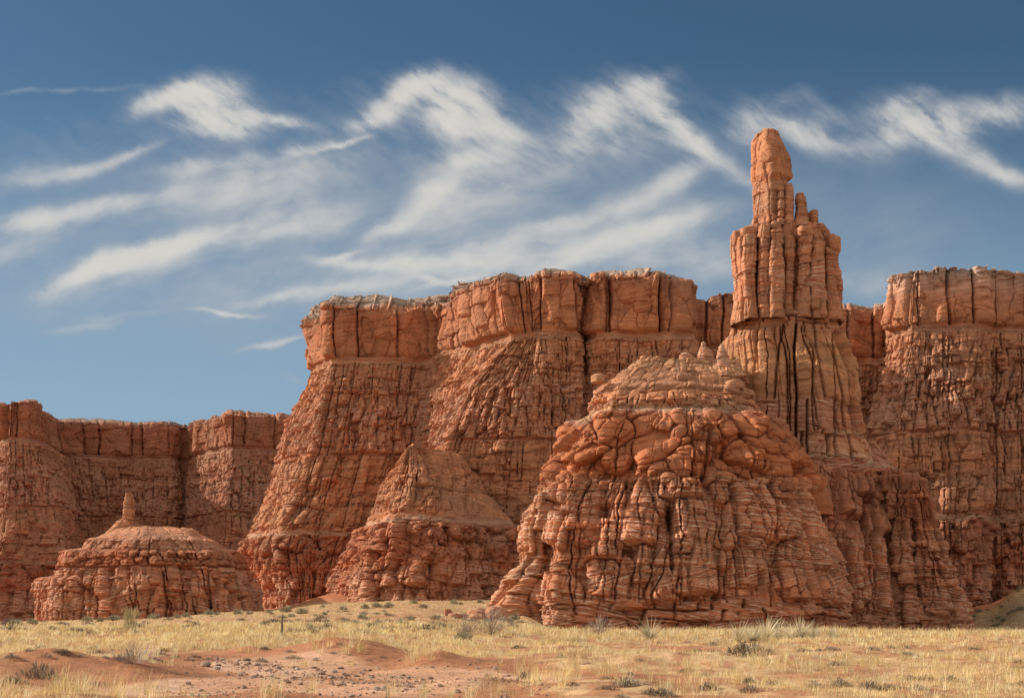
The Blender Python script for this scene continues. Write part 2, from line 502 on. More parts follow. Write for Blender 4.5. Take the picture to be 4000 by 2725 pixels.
def obj(name, me, mat, parent=None, loc=None):
    o = bpy.data.objects.new(name, me)
    if len(me.materials) == 0:
        me.materials.append(mat)
    if loc is not None:
        o.location = loc
    if parent is not None:
        o.parent = parent
    return link(o)


def tag(o, label, cat, group=None):
    o['label'] = label; o['category'] = cat
    if group:
        o['group'] = group
    return o


# ------------------------------------------------------------------ materials
def make_rock():
    m = bpy.data.materials.new("banded_sandstone")
    m.use_nodes = True
    t = NT(m.node_tree); t.n.clear()
    out = t.node('ShaderNodeOutputMaterial'); bs = t.node('ShaderNodeBsdfPrincipled')
    t.l.new(bs.outputs[0], out.inputs[0])
    bs.inputs['Roughness'].default_value = 0.92
    bs.inputs['Specular IOR Level'].default_value = 0.15
    col = t.node('ShaderNodeAttribute', attribute_name='Col').outputs['Color']
    stripe = t.node('ShaderNodeAttribute', attribute_name='Stripe').outputs['Fac']
    pos = t.node('ShaderNodeNewGeometry').outputs['Position']
    x, y, z = t.sep(pos)
    # cross-bedded pale laminae: sets of beds, each with a dip of its own
    wob = t.noise(pos, 0.10, 3.0, 0.5)
    zz = t.math('MULTIPLY_ADD', wob, 3.5, z)
    setk = t.math('FLOOR', t.math('DIVIDE', zz, 2.4))
    wn = t.node('ShaderNodeTexWhiteNoise', noise_dimensions='1D')
    t.l.new(setk, wn.inputs['W'])
    dip = t.math('MULTIPLY', t.math('SUBTRACT', wn.outputs['Value'], 0.45), 0.62)
    run = t.math('MULTIPLY_ADD', y, 0.4, x)
    q = t.math('MULTIPLY_ADD', dip, run, z)
    fine_w = t.noise(pos, 0.7, 3.0, 0.6)
    q = t.math('MULTIPLY_ADD', fine_w, 0.55, q)
    lam = t.noise(None, 3.6, 3.0, 0.68, '1D', w=t.math('MULTIPLY_ADD', setk, 7.7, q))
    line = t.mapr(lam, 0.50, 0.575)
    patch = t.mapr(t.noise(pos, 0.13, 4.0, 0.6), 0.32, 0.54, 0.30, 1.0)
    broken = t.mapr(t.noise(pos, 1.3, 3.0, 0.6), 0.34, 0.58, 0.22, 0.95)
    lf = t.math('MULTIPLY', t.math('MULTIPLY', line, broken), t.math('MULTIPLY', patch, stripe), clamp=True)
    broad = t.mapr(t.noise(None, 0.9, 4.0, 0.6, '1D', w=q), 0.30, 0.70, 0.80, 1.20)
    var = t.mapr(t.noise(pos, 0.35, 6.0, 0.62), 0.25, 0.75, 0.80, 1.20)
    gr = t.mapr(t.noise(pos, 3.5, 4.0, 0.7), 0.25, 0.75, 0.86, 1.14)
    k = t.math('MULTIPLY', t.math('MULTIPLY', broad, var), gr)
    sc = t.node('ShaderNodeVectorMath', operation='SCALE')
    t.l.new(col, sc.inputs[0]); t.l.new(k, sc.inputs['Scale'])
    hue = t.mapr(t.noise(pos, 0.055, 5.0, 0.6), 0.42, 0.66, 0.0, 0.5)
    tinted = t.mix(hue, sc.outputs[0], (0.30, 0.150, 0.090))
    base = t.mix(lf, tinted, (0.58, 0.40, 0.29))
    t.l.new(base, bs.inputs['Base Color'])
    bh = t.math('MULTIPLY_ADD', t.noise(pos, 1.3, 6.0, 0.68), 1.0, t.math('MULTIPLY', lam, 0.5))
    bp = t.node('ShaderNodeBump')
    bp.inputs['Strength'].default_value = 0.55
    bp.inputs['Distance'].default_value = 0.35
    t.l.new(bh, bp.inputs['Height']); t.l.new(bp.outputs[0], bs.inputs['Normal'])
    return m


def make_soil():
    m = bpy.data.materials.new("red_desert_soil")
    m.use_nodes = True
    t = NT(m.node_tree); t.n.clear()
    out = t.node('ShaderNodeOutputMaterial'); bs = t.node('ShaderNodeBsdfPrincipled')
    t.l.new(bs.outputs[0], out.inputs[0])
    bs.inputs['Roughness'].default_value = 0.95
    bs.inputs['Specular IOR Level'].default_value = 0.1
    col = t.node('ShaderNodeAttribute', attribute_name='Col').outputs['Color']
    pos = t.node('ShaderNodeNewGeometry').outputs['Position']
    a = t.mapr(t.noise(pos, 0.9, 6.0, 0.65), 0.25, 0.75, 0.78, 1.22)
    b = t.mapr(t.noise(pos, 9.0, 5.0, 0.7), 0.25, 0.75, 0.82, 1.18)
    sc = t.node('ShaderNodeVectorMath', operation='SCALE')
    t.l.new(col, sc.inputs[0]); t.l.new(t.math('MULTIPLY', a, b), sc.inputs['Scale'])
    peb = t.node('ShaderNodeTexVoronoi'); peb.inputs['Scale'].default_value = 7.0
    t.l.new(pos, peb.inputs['Vector'])
    speck = t.math('MULTIPLY', t.mapr(peb.outputs['Distance'], 0.26, 0.18), 0.35)
    t.l.new(t.mix(speck, sc.outputs[0], (0.24, 0.15, 0.10)), bs.inputs['Base Color'])
    bp = t.node('ShaderNodeBump'); bp.inputs['Strength'].default_value = 0.7; bp.inputs['Distance'].default_value = 0.08
    t.l.new(t.noise(pos, 5.0, 7.0, 0.7), bp.inputs['Height']); t.l.new(bp.outputs[0], bs.inputs['Normal'])
    return m


def make_plant(name, trans=0.35):
    m = bpy.data.materials.new(name)
    m.use_nodes = True
    t = NT(m.node_tree); t.n.clear()
    out = t.node('ShaderNodeOutputMaterial')
    d = t.node('ShaderNodeBsdfDiffuse'); tr = t.node('ShaderNodeBsdfTranslucent'); mx = t.node('ShaderNodeMixShader')
    col = t.node('ShaderNodeAttribute', attribute_name='Col').outputs['Color']
    pos = t.node('ShaderNodeNewGeometry').outputs['Position']
    oi = t.node('ShaderNodeObjectInfo').outputs['Random']
    k = t.math('MULTIPLY', t.mapr(t.noise(pos, 0.5, 4.0, 0.6), 0.3, 0.7, 0.8, 1.2), t.math('MULTIPLY_ADD', oi, 0.35, 0.82))
    sc = t.node('ShaderNodeVectorMath', operation='SCALE')
    t.l.new(col, sc.inputs[0]); t.l.new(k, sc.inputs['Scale'])
    t.l.new(sc.outputs[0], d.inputs[0]); t.l.new(sc.outputs[0], tr.inputs[0])
    mx.inputs[0].default_value = trans
    t.l.new(d.outputs[0], mx.inputs[1]); t.l.new(tr.outputs[0], mx.inputs[2])
    t.l.new(mx.outputs[0], out.inputs[0])
    return m


ROCK = make_rock()
SOIL = make_soil()
PLANT = make_plant("dry_plant", 0.35)
TWIG = make_plant("dry_twig", 0.08)

# rock colours (real-world albedo)
RED = (0.375, 0.152, 0.080); DRED = (0.32, 0.118, 0.062); ORANGE = (0.40, 0.178, 0.092); TAN = (0.39, 0.190, 0.104)
BUFF = (0.44, 0.265, 0.16); PALE = (0.42, 0.285, 0.20); GREYP = (0.32, 0.258, 0.215); PINK = (0.40, 0.195, 0.120)


# ------------------------------------------------------------------ lofted rock walls
def smooth_axis(A, k, axis, closed=False):
    """running mean of half-width k"""
    if k < 1:
        return A
    w = np.hanning(2 * k + 3)[1:-1]; w /= w.sum()
    pad = [(0, 0)] * A.ndim
    pad[axis] = (k, k)
    B = np.pad(A, pad, mode='wrap' if closed else 'reflect', **({} if closed else {'reflect_type': 'odd'}))
    out = np.zeros_like(A)
    n = A.shape[axis]
    for i, ww in enumerate(w):
        sl = [slice(None)] * A.ndim
        sl[axis] = slice(i, i + n)
        out += ww * B[tuple(sl)]
    return out


def zlev(p, Yref):
    return p if Yref is None else zrow(p, Yref)


def strata_colour(z, tab, Yref):
    """tab: [(py, colour)] from low to high, colour holds up to the next entry"""
    zs = np.array([zlev(p, Yref) for p, c in tab]); cs = np.array([c for p, c in tab])
    out = np.empty(z.shape + (3,))
    for k in range(3):
        out[..., k] = np.interp(z, zs, cs[:, k])
    return out


def rock_sheet(name, rows, res, bands, colours, Yref, stripes, seed, parent, origin, smooth_s=2.0, smooth_t=0.8,
               closed=False, big=(14.0, 1.2), fine=0.10, flat_n=0.35, rim=None, cracks=(), crackY=200.0, pxrows=True, mat=None):
    """rows: levels from low to high, each a list of (px, py, Y) from left to right.
    bands: [(py_low, py_high, style function(S, Z) -> (push, tint))]"""
    R = np.array([[pt(*p) if pxrows else p for p in r] for r in rows], dtype=float)      # K, N, 3
    if closed:
        R = np.concatenate([R, R[:, :1]], axis=1)
    K, N, _ = R.shape
    ds = np.linalg.norm(np.diff(R, axis=1), axis=2).mean(axis=0)
    dt = np.linalg.norm(np.diff(R, axis=0), axis=2).mean(axis=1)
    cs = np.concatenate([[0], np.cumsum(ds)]); ct = np.concatenate([[0], np.cumsum(dt)])
    nu = max(8, int(cs[-1] / res)); nv = max(8, int(ct[-1] / res))
    su = np.linspace(0, cs[-1], nu, endpoint=not closed); tv = np.linspace(0, ct[-1], nv)
    A = np.empty((K, nu, 3))
    for k in range(K):
        for c in range(3):
            A[k, :, c] = np.interp(su, cs, R[k, :, c])
    P = np.empty((nv, nu, 3))
    idx = np.clip(np.searchsorted(ct, tv, side='right') - 1, 0, K - 2)
    f = ((tv - ct[idx]) / np.maximum(ct[idx + 1] - ct[idx], 1e-6))[:, None, None]
    P = A[idx] * (1 - f) + A[idx + 1] * f
    P = smooth_axis(P, int(smooth_s / res), 1, closed)
    P = smooth_axis(P, int(smooth_t / res), 0)
    S = np.broadcast_to(su[None, :], (nv, nu)).copy()
    if rim:
        step = np.round(2.2 * fbm2(S * .045, S * 0 + seed, 3, seed + 30) * 2) / 2 * .9 + .7 * fbm2(S * .22, S * 0 + seed, 3, seed + 32)
        P[..., 2] += rim[1] * step * sstep(P[..., 2], rim[0], rim[0] + 5)
    Z = P[..., 2].copy()
    if closed:   # wander with position so the seam does not repeat
        pass
    # buttress-scale undulation
    L, amp = big
    und = amp * fbm3(P[..., 0] / L, P[..., 1] / L, P[..., 2] / (L * 2.2), 3, seed + 100)
    if closed:
        gs = np.roll(P, -1, 1) - np.roll(P, 1, 1)
    else:
        gs = np.gradient(P, axis=1)
    gt = np.gradient(P, axis=0)
    n = np.cross(gs, gt)
    up = n[..., 2] / np.maximum(np.linalg.norm(n, axis=2), 1e-9)
    n[..., 2] *= flat_n
    n /= np.maximum(np.linalg.norm(n, axis=2, keepdims=True), 1e-9)
    n = smooth_axis(n, int(1.0 / res), 1, closed)
    D = np.zeros((nv, nu)); T = np.zeros((nv, nu)); Wt = np.zeros((nv, nu))
    zw = Z + 0.35 * fbm2(S * 0.15, Z * 0.1, 3, seed + 50)
    for (plo, phi, fn) in bands:
        zl, zh = zlev(plo, Yref), zlev(phi, Yref)
        wgt = sstep(zw, zl - 0.25, zl + 0.25) * (1 - sstep(zw, zh - 0.25, zh + 0.25))
        m = wgt > 0.001
        if not m.any():
            continue
        rr = np.where(m.any(axis=1))[0]
        a, b = rr[0], rr[-1] + 1
        d, tt = fn(S[a:b], zw[a:b])
        D[a:b] += wgt[a:b] * d; T[a:b] += wgt[a:b] * tt; Wt[a:b] += wgt[a:b]
    if closed:
        # fade relief seam: seam is at the back of the form
        pass
    D = D / np.maximum(Wt, 1.0)
    D += und + fine * fbm3(P[..., 0] * 1.1, P[..., 1] * 1.1, Z * 1.6, 4, seed + 70, 0.6)
    D = D * (1 - .6 * sstep(up, .5, .9))
    X0 = P[..., 0]
    for (cpx0, cpy0, cpx1, cpy1, cw, cdep) in cracks:
        z0, z1 = zrow(cpy0, crackY), zrow(cpy1, crackY)
        tt = np.clip((Z - z0) / (z1 - z0), 0, 1)
        xc = (cpx0 + (cpx1 - cpx0) * tt - 2000) / F * P[..., 1] + 0.35 * fbm2(Z * 0.25, Z * 0 + seed, 3, seed + 91)
        inside = sstep(Z, min(z0, z1) - .3, min(z0, z1) + .6) * (1 - sstep(Z, max(z0, z1) - .6, max(z0, z1) + .3))
        D -= cdep * np.exp(-((X0 - xc) / cw) ** 2) * inside
    P = P + n * D[..., None]
    faces = grid_faces(nv, nu, closed)
    V = P.reshape(-1, 3)
    me = mesh_from(name, V - np.array(origin), faces.ravel(), np.full(len(faces), 4), smooth=False)
    zc = zw + 0.5 * fbm2(S * 0.05, Z * 0.03, 3, seed + 60) + .8 * fbm2(S * 0.35, Z * 0.25, 4, seed + 61)
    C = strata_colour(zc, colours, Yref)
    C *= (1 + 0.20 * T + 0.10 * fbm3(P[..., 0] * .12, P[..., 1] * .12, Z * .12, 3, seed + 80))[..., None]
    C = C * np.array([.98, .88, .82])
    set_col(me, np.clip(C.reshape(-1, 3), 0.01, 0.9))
    if stripes is None:
        sv = np.zeros(Z.size)
    else:
        zs = np.array([zlev(p, Yref) for p, s in stripes]); ss = np.array([s for p, s in stripes])
        sv = np.interp(zc, zs, ss).ravel()
    set_val(me, sv, 'Stripe')
    return obj(name, me, mat or ROCK, parent)


def ring(px0, px1, py, Y, depth, n=16, power=2.6, a0=0.0):
    """one closed level of a free-standing form: superellipse between two photo columns"""
    out = []
    cx = (px0 + px1) / 2; hw = (px1 - px0) / 2
    for i in range(n):
        # starts at the back, goes left -> front -> right so that normals face out
        th = math.pi / 2 + 2 * math.pi * i / n + a0
        c, s = math.cos(th), math.sin(th)
        ex = math.copysign(abs(c) ** (2 / power), c); ey = math.copysign(abs(s) ** (2 / power), s)
        x, _, z = pt(cx + hw * ex, py, Y)
        out.append((x, Y + depth * ey, z))
    return out


def polyring(px0, px1, py, Y, depth, poly, n=40, twist=0.0):
    """one closed level with a cornered plan; poly runs back, left, front, right in units of half width and depth"""
    cx = (px0 + px1) / 2; hw = (px1 - px0) / 2
    q = np.array(list(poly) + [poly[0]], float)
    L = np.concatenate([[0], np.cumsum(np.linalg.norm(np.diff(q, axis=0), axis=1))])
    t = np.linspace(0, L[-1], n, endpoint=False)
    ex = np.interp(t, L, q[:, 0]); ey = np.interp(t, L, q[:, 1])
    out = []
    for a, b in zip(ex, ey):
        x, _, z = pt(cx + hw * a, py, Y)
        out.append((x, Y + depth * b, z))
    return out


# ------------------------------------------------------------------ the mesas: one stratigraphy, heights in metres
def both(*fs):
    def g(S, Z):
        d = 0; t = 0
        for f in fs:
            a, b = f(S, Z)
            d = d + a; t = t + b
        return d, t
    return g


def lam(fn, *a, **k):
    return lambda S, Z: fn(S, Z, *a, **k)


def const(v):
    return lambda S, Z: (np.full(S.shape, float(v)) + 0.25 * fbm2(S * 0.6, Z * 1.5, 3, 5), np.zeros(S.shape))


MESA_COL = [(-5, DRED), (3, RED), (16, (0.37, 0.130, 0.062)), (26, DRED), (28.9, DRED), (29.3, PINK), (30.0, PALE), (30.4, PINK), (31.4, ORANGE), (36, TAN), (44, ORANGE), (52, TAN),
            (54.5, RED), (66, RED), (74, ORANGE), (81.7, ORANGE), (82.2, BUFF), (82.7, PINK), (83.6, ORANGE), (95, RED), (98.6, PINK), (100.4, GREYP), (120, GREYP)]
MESA_STR = [(-5, .35), (3, .9), (17, .9), (19, .35), (29, .25), (33, .1), (38, .35), (42, .15), (53, .2), (55, .9), (69, .9), (74, .4), (82, .5), (84, .05), (97, .05), (98, 0)]


def mesa_bands(seed, k=1.0):
    jn = both(lam(st_joint, 5.0 * k, seed + 40, depth=.62, cw=.19, wander=.35), lam(st_joint, 3.4 * k, seed + 60, depth=.24, cw=.18, wander=.5))
    bed = lam(st_ledge, .8, .26, seed + 41)
    bed2 = lam(st_ledge, 1.7, .34, seed + 42)
    return [
        (-8, 4, both(lam(st_brick, 5 * k, 3.0, .7, seed + 1, crack=.4), lam(st_tongue, 3.0 * k, 4, .8, seed + 43), bed)),
        (3.5, 19.2, both(lam(st_tongue, 3.6 * k, 8.0, 1.7, seed + 2), lam(st_tongue, 1.7 * k, 3.4, .65, seed + 3), bed, jn)),
        (18.4, 29.2, both(lam(st_boulders, 1.9 * k, 1.25, seed + 4, asp=1.35), lam(st_boulders, .95 * k, .45, seed + 5), lam(st_tongue, 4.2 * k, 10, 1.1, seed + 44), jn)),
        (29.0, 31.4, both(bed2, const(-0.1), lam(st_tongue, 3.0 * k, 2.4, .5, seed + 45))),
        (31.0, 42, both(lam(st_tongue, 4.4 * k, 8.5, .95, seed + 7), lam(st_brick, 4.5 * k, 4.6, .55, seed + 8, crack=.30), lam(st_tongue, 1.8 * k, 2.8, .40, seed + 46), bed2, jn)),
        (41.7, 53.4, both(lam(st_brick, 5.8 * k, 8.0, .65, seed + 9, crack=.40), lam(st_tongue, 3.2 * k, 9.5, .85, seed + 10), lam(st_tongue, 1.3 * k, 3.0, .26, seed + 47), bed, jn)),
        (53.3, 54.1, both(const(-0.7), jn)),
        (54.0, 68.2, both(lam(st_tongue, 2.7 * k, 6.5, 1.35, seed + 11), lam(st_tongue, 1.4 * k, 2.6, .60, seed + 22), bed2, jn)),
        (67.8, 75, both(lam(st_tongue, 3.2 * k, 4.4, 1.0, seed + 13), lam(st_brick, 3.8 * k, 3.6, .55, seed + 14, crack=.35), lam(st_tongue, 1.6 * k, 2.2, .35, seed + 48), bed, jn)),
        (74.8, 82, both(lam(st_brick, 4.2 * k, 3.7, .75, seed + 15, crack=.45), lam(st_tongue, 2.2 * k, 3.0, .50, seed + 16), bed2, jn)),
        (81.8, 83.8, both(bed, const(-.45))),
        (83.6, 98, both(lam(st_cap, 8.0 * k, 1.9, seed + 18, 83.6, 97), lam(st_ledge, 2.4, .20, seed + 27), lam(st_tongue, 6.0 * k, 9.0, .6, seed + 49))),
        (97.6, 101, both(lam(st_ledge, .8, .9, seed + 19), lam(st_brick, 4 * k, 1.7, 1.3, seed + 20, crack=.5), lam(st_cap, 8.0 * k, 1.9, seed + 18, 83.6, 97))),
        (100.8, 120, both(lam(st_ledge, 1.0, .6, seed + 21), lam(st_brick, 4 * k, 1.4, .6, seed + 50, crack=.3))),
    ]


def mesa_rows(zs, cols):
    """cols: list of (px per level, Y per level, optional top heights)"""
    rows = []
    for k, z in enumerate(zs):
        r = []
        for c in cols:
            px = c[0][k] if isinstance(c[0], (list, tuple)) else c[0]
            Y = c[1][k] if isinstance(c[1], (list, tuple)) else c[1] + (c[3] * (1 - min(max(z, 0), 100) / 100.0) if len(c) > 3 else 0)
            if len(zs) == 12 and isinstance(c[1], list) and k in (8, 9):
                Y = c[1][7] + (-.5 if k == 8 else .8)
            zz = z
            if len(c) > 2 and c[2] is not None and k >= len(zs) - 2:
                zz = c[2] + (0.8 if k == len(zs) - 1 else 0)
            r.append(((px - 2000.0) / F * Y, Y, zz))
        rows.append(r)
    return rows


Q = 0.88   # mesh fineness

# central mesa --------------------------------------------------------------
ZS = [-6, 12, 25, 31, 40, 54, 68, 82, 84.2, 98.2, 101, 103]


def ys(a, back=60):
    return a + [a[-1] + back]


def xs(a):
    return a + [a[-1]]


mesa_root = empty('central_mesa', pt(1700, 2360, 400), 'tall red mesa in the middle with a pale rim and a pyramid buttress in front', 'mesa', 'mesas of the sandstone plateau')
mo = tuple(mesa_root.location)
cols = [
    (xs([1120, 1100, 1040, 1060, 1110, 1170, 1215, 1300, 1300, 1290, 1300]), ys([520] * 11, 20), 102.0),
    (xs([1025, 1000, 938, 962, 1022, 1085, 1133, 1228, 1222, 1207, 1232]), ys([432, 435, 437, 439, 442, 445, 447, 450, 450, 450, 455]), 103.4),
    (xs([1135, 1125, 1090, 1110, 1150, 1210, 1250, 1290, 1285, 1280, 1300]), ys([404, 407, 408, 411, 415, 419, 423, 427, 427, 427, 435]), 103.2),
    (xs([1260, 1290, 1330, 1360, 1390, 1440, 1470, 1480, 1480, 1480, 1490]), ys([406, 409, 410, 412, 416, 419, 423, 427, 427, 427, 436]), 103.9),
    (xs([1330, 1390, 1430, 1470, 1530, 1610, 1635, 1655, 1655, 1650, 1660]), ys([416, 419, 420, 421, 423, 425, 427, 429, 429, 429, 438]), 103.6),
    (xs([1420, 1490, 1530, 1570, 1620, 1690, 1740, 1800, 1790, 1765, 1770]), ys([402, 404, 406, 407, 409, 410, 411, 413, 412, 413, 418]), 101.6),
    (xs([1560, 1590, 1620, 1640, 1690, 1752, 1832, 1985, 1985, 1935, 1955]), ys([384, 385, 386, 387, 388, 389, 390, 392, 391, 391, 397]), 100.6),
    (2120, ys([378, 380, 382, 383, 385, 387, 388, 390, 388, 389, 397]), 101.2),
    (2250, ys([380, 382, 384, 385, 387, 388, 389, 391, 389, 390, 398]), 101.0),
    (2292, ys([396, 397, 398, 398, 399, 400, 401, 402, 398, 398, 404]), 100.6),
    (2335, ys([383, 384, 386, 387, 388, 389, 390, 391, 389, 390, 398]), 101.3),
    (2600, ys([378, 380, 383, 384, 386, 388, 389, 390, 388, 389, 398]), 101.3),
    (xs([2740, 2738, 2735, 2732, 2728, 2722, 2715, 2706, 2704, 2700, 2680]), ys([386, 387, 388, 388, 390, 391, 392, 394, 392, 393, 402]), 100.0),
    (2722, ys([406, 406, 407, 407, 408, 408, 409, 410, 408, 408, 412]), 98.4),
    (2880, ys([402, 403, 404, 404, 405, 406, 407, 408, 406, 406, 412]), 99.0),
    (2960, ys([430] * 11, 40), 98.0),
]
rock_sheet('cliff_wall', mesa_rows(ZS, cols), 0.27 * Q, mesa_bands(100), MESA_COL, None, MESA_STR, 100, mesa_root, mo, rim=(94, 1.0), smooth_s=2.0, smooth_t=0.6,
           big=(12.0, 3.4), fine=.25, pxrows=False)
# the pyramid buttress in front of it
ZN = [-6, 14, 28, 31, 40, 46, 49.2, 50.6, 51]
cols = [
    ([1290, 1340, 1410, 1480, 1530, 1580, 1612, 1625, 1640], [408] * 7 + [400, 396]),
    ([1240, 1312, 1400, 1442, 1498, 1550, 1586, 1602, 1636], [384, 384, 384, 385, 384, 381, 379, 379, 384]),
    ([1400, 1440, 1495, 1522, 1558, 1578, 1592, 1604, 1634], [352, 355, 360, 362, 367, 370, 372, 374, 380]),
    ([1640, 1650, 1660, 1665, 1660, 1650, 1632, 1620, 1634], [348, 352, 357, 360, 367, 372, 374, 375, 380]),
    ([1880, 1870, 1850, 1830, 1800, 1790, 1770, 1640, 1640], [352, 357, 363, 366, 376, 382, 385, 378, 382]),
    ([2080, 2070, 2030, 1995, 1900, 1850, 1800, 1660, 1650], [366, 369, 374, 378, 389, 392, 392, 386, 386]),
    ([2130, 2120, 2080, 2010, 1930, 1880, 1820, 1680, 1660], [402] * 9),
]
rock_sheet('pyramid_buttress', mesa_rows(ZN, cols), 0.24 * Q, mesa_bands(160, .85), MESA_COL, None, MESA_STR, 160, mesa_root, mo, smooth_s=1.4, smooth_t=.5,
           big=(8.0, 2.6), fine=.35, pxrows=False)

# cliff in the gap behind the spire -----------------------------------------
gap_root = empty('recessed_cliff', pt(3350, 2300, 424), 'shadowed red cliff set back between the tall spire and the pale topped mesa', 'cliff', 'mesas of the sandstone plateau')
cols = [
    (2860, ys([412, 414, 416, 417, 419, 422, 425, 429, 428, 429, 436]), 100.0),
    (3060, ys([410, 412, 414, 415, 417, 420, 423, 427, 426, 427, 435]), 100.4),
    (3290, ys([410, 412, 414, 415, 417, 420, 423, 427, 425, 426, 434]), 101.4),
    (3400, ys([412, 414, 416, 417, 419, 422, 425, 429, 427, 428, 436]), 101.0),
    (3500, ys([410, 412, 414, 415, 417, 420, 423, 427, 425, 426, 432]), 102.0),
    (3620, ys([400, 402, 404, 405, 407, 410, 413, 417, 415, 416, 424]), 102.0),
]
rock_sheet('cliff_wall', mesa_rows(ZS, cols), 0.30 * Q, mesa_bands(220), MESA_COL, None, MESA_STR, 220, gap_root, tuple(gap_root.location), rim=(94, 1.0), smooth_s=3.0,
           big=(13.0, 1.8), fine=.25, pxrows=False)

# mesa at the right ----------------------------------------------------------
right_root = empty('pale_topped_mesa', pt(3800, 2350, 375), 'red mesa with a pale cap fading to orange, right of the tall spire', 'mesa', 'mesas of the sandstone plateau')
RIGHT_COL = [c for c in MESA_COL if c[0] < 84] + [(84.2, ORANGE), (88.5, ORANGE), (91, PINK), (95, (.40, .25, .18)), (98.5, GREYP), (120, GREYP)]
cols = [
    (xs([3260, 3290, 3320, 3340, 3370, 3420, 3470, 3520, 3510, 3540, 3560]), ys([470] * 11, 20), 94.2),
    (xs([3200, 3230, 3270, 3290, 3322, 3372, 3425, 3474, 3466, 3490, 3505]), ys([372, 374, 376, 378, 380, 384, 388, 391, 392, 392, 396]), 94.4),
    (xs([3400, 3420, 3440, 3450, 3470, 3500, 3530, 3560, 3560, 3560, 3580]), ys([350, 354, 358, 360, 364, 371, 377, 383, 386, 387, 393]), 94.6),
    (xs([3560, 3570, 3580, 3590, 3600, 3605, 3610, 3615, 3600, 3600, 3620]), ys([350, 354, 358, 360, 364, 371, 377, 383, 387, 388, 394]), 96.8),
    (3665, ys([350, 354, 357, 359, 363, 370, 376, 382, 383, 384, 392]), 98.4),
    (3835, ys([350, 353, 357, 359, 363, 370, 376, 382, 383, 384, 393]), 98.6),
    (3870, ys([356, 359, 363, 365, 368, 374, 380, 386, 389, 390, 397]), 98.4),
    (4020, ys([352, 355, 359, 361, 365, 371, 377, 383, 385, 386, 396]), 99.2),
    (4300, ys([358, 361, 365, 367, 370, 376, 382, 388, 389, 390, 398]), 99.2),
    (4900, ys([380] * 11, 40), 99.2),
]
rock_sheet('cliff_wall', mesa_rows(ZS, cols), 0.26 * Q, mesa_bands(280), [(z_, tuple((.82 if z_ < 88 else 1.12) * q_ * w_ for q_, w_ in zip(c_, (1, .98, 1.0)))) for z_, c_ in RIGHT_COL], None, MESA_STR, 280, right_root, tuple(right_root.location), rim=(94, 1.0), smooth_s=2.4, smooth_t=.9,  # strata below the cap darkened, wall shade put into the colour
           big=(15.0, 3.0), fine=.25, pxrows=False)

# far cliffs at the left -----------------------------------------------------
left_root = empty('far_mesa', pt(400, 2400, 640), 'long shaded red mesa with two headlands, farthest away behind the finger butte', 'mesa', 'mesas of the sandstone plateau')


def yl(b, front):
    return ys([b - 34 + front, b - 28 + front, b - 23, b - 21, b - 18, b - 13, b - 8, b - 2, b, b + 1, b + 12], 120)


cols = [
    (-1500, yl(640, 0), 101), (-420, yl(640, 0), 101), (-90, yl(634, 0), 101),
    (xs([-60, -50, -30, -20, 0, 10, 20, 30, 30, 40, 60]), yl(604, 0), 98.5),
    (xs([330, 310, 290, 270, 250, 220, 190, 165, 150, 140, 120]), yl(612, 0), 99.0),
    (xs([400, 380, 350, 330, 310, 290, 270, 250, 235, 225, 200]), yl(664, 0), 101.5),
    (500, yl(672, 0), 102.5), (670, yl(672, 0), 102.0),
    (xs([690, 690, 695, 700, 705, 715, 720, 725, 730, 735, 735]), yl(684, 0), 101.0),
    (xs([730, 730, 735, 740, 745, 755, 760, 765, 765, 760, 760]), yl(664, 0), 102.0),
    (xs([860, 860, 870, 870, 880, 880, 890, 900, 900, 900, 900]), yl(634, 0), 101.8),
    (1010, yl(640, 0), 101.2), (1160, yl(648, 0), 100.0), (1500, yl(680, 0), 100.0),
]
rock_sheet('cliff_wall', mesa_rows(ZS, cols), 0.46 * Q, mesa_bands(340, 1.15), [(z_, tuple(.76 * q_ * w_ for q_, w_ in zip(c_, (1, .97, 1.04)))) for z_, c_ in MESA_COL], None, MESA_STR, 340, left_root, tuple(left_root.location), rim=(94, 1.0), smooth_s=4.0, smooth_t=1.2,  # strata darkened in place of shade on this mesa, hue slightly purpler
           big=(18.0, 4.2), fine=.4, pxrows=False)

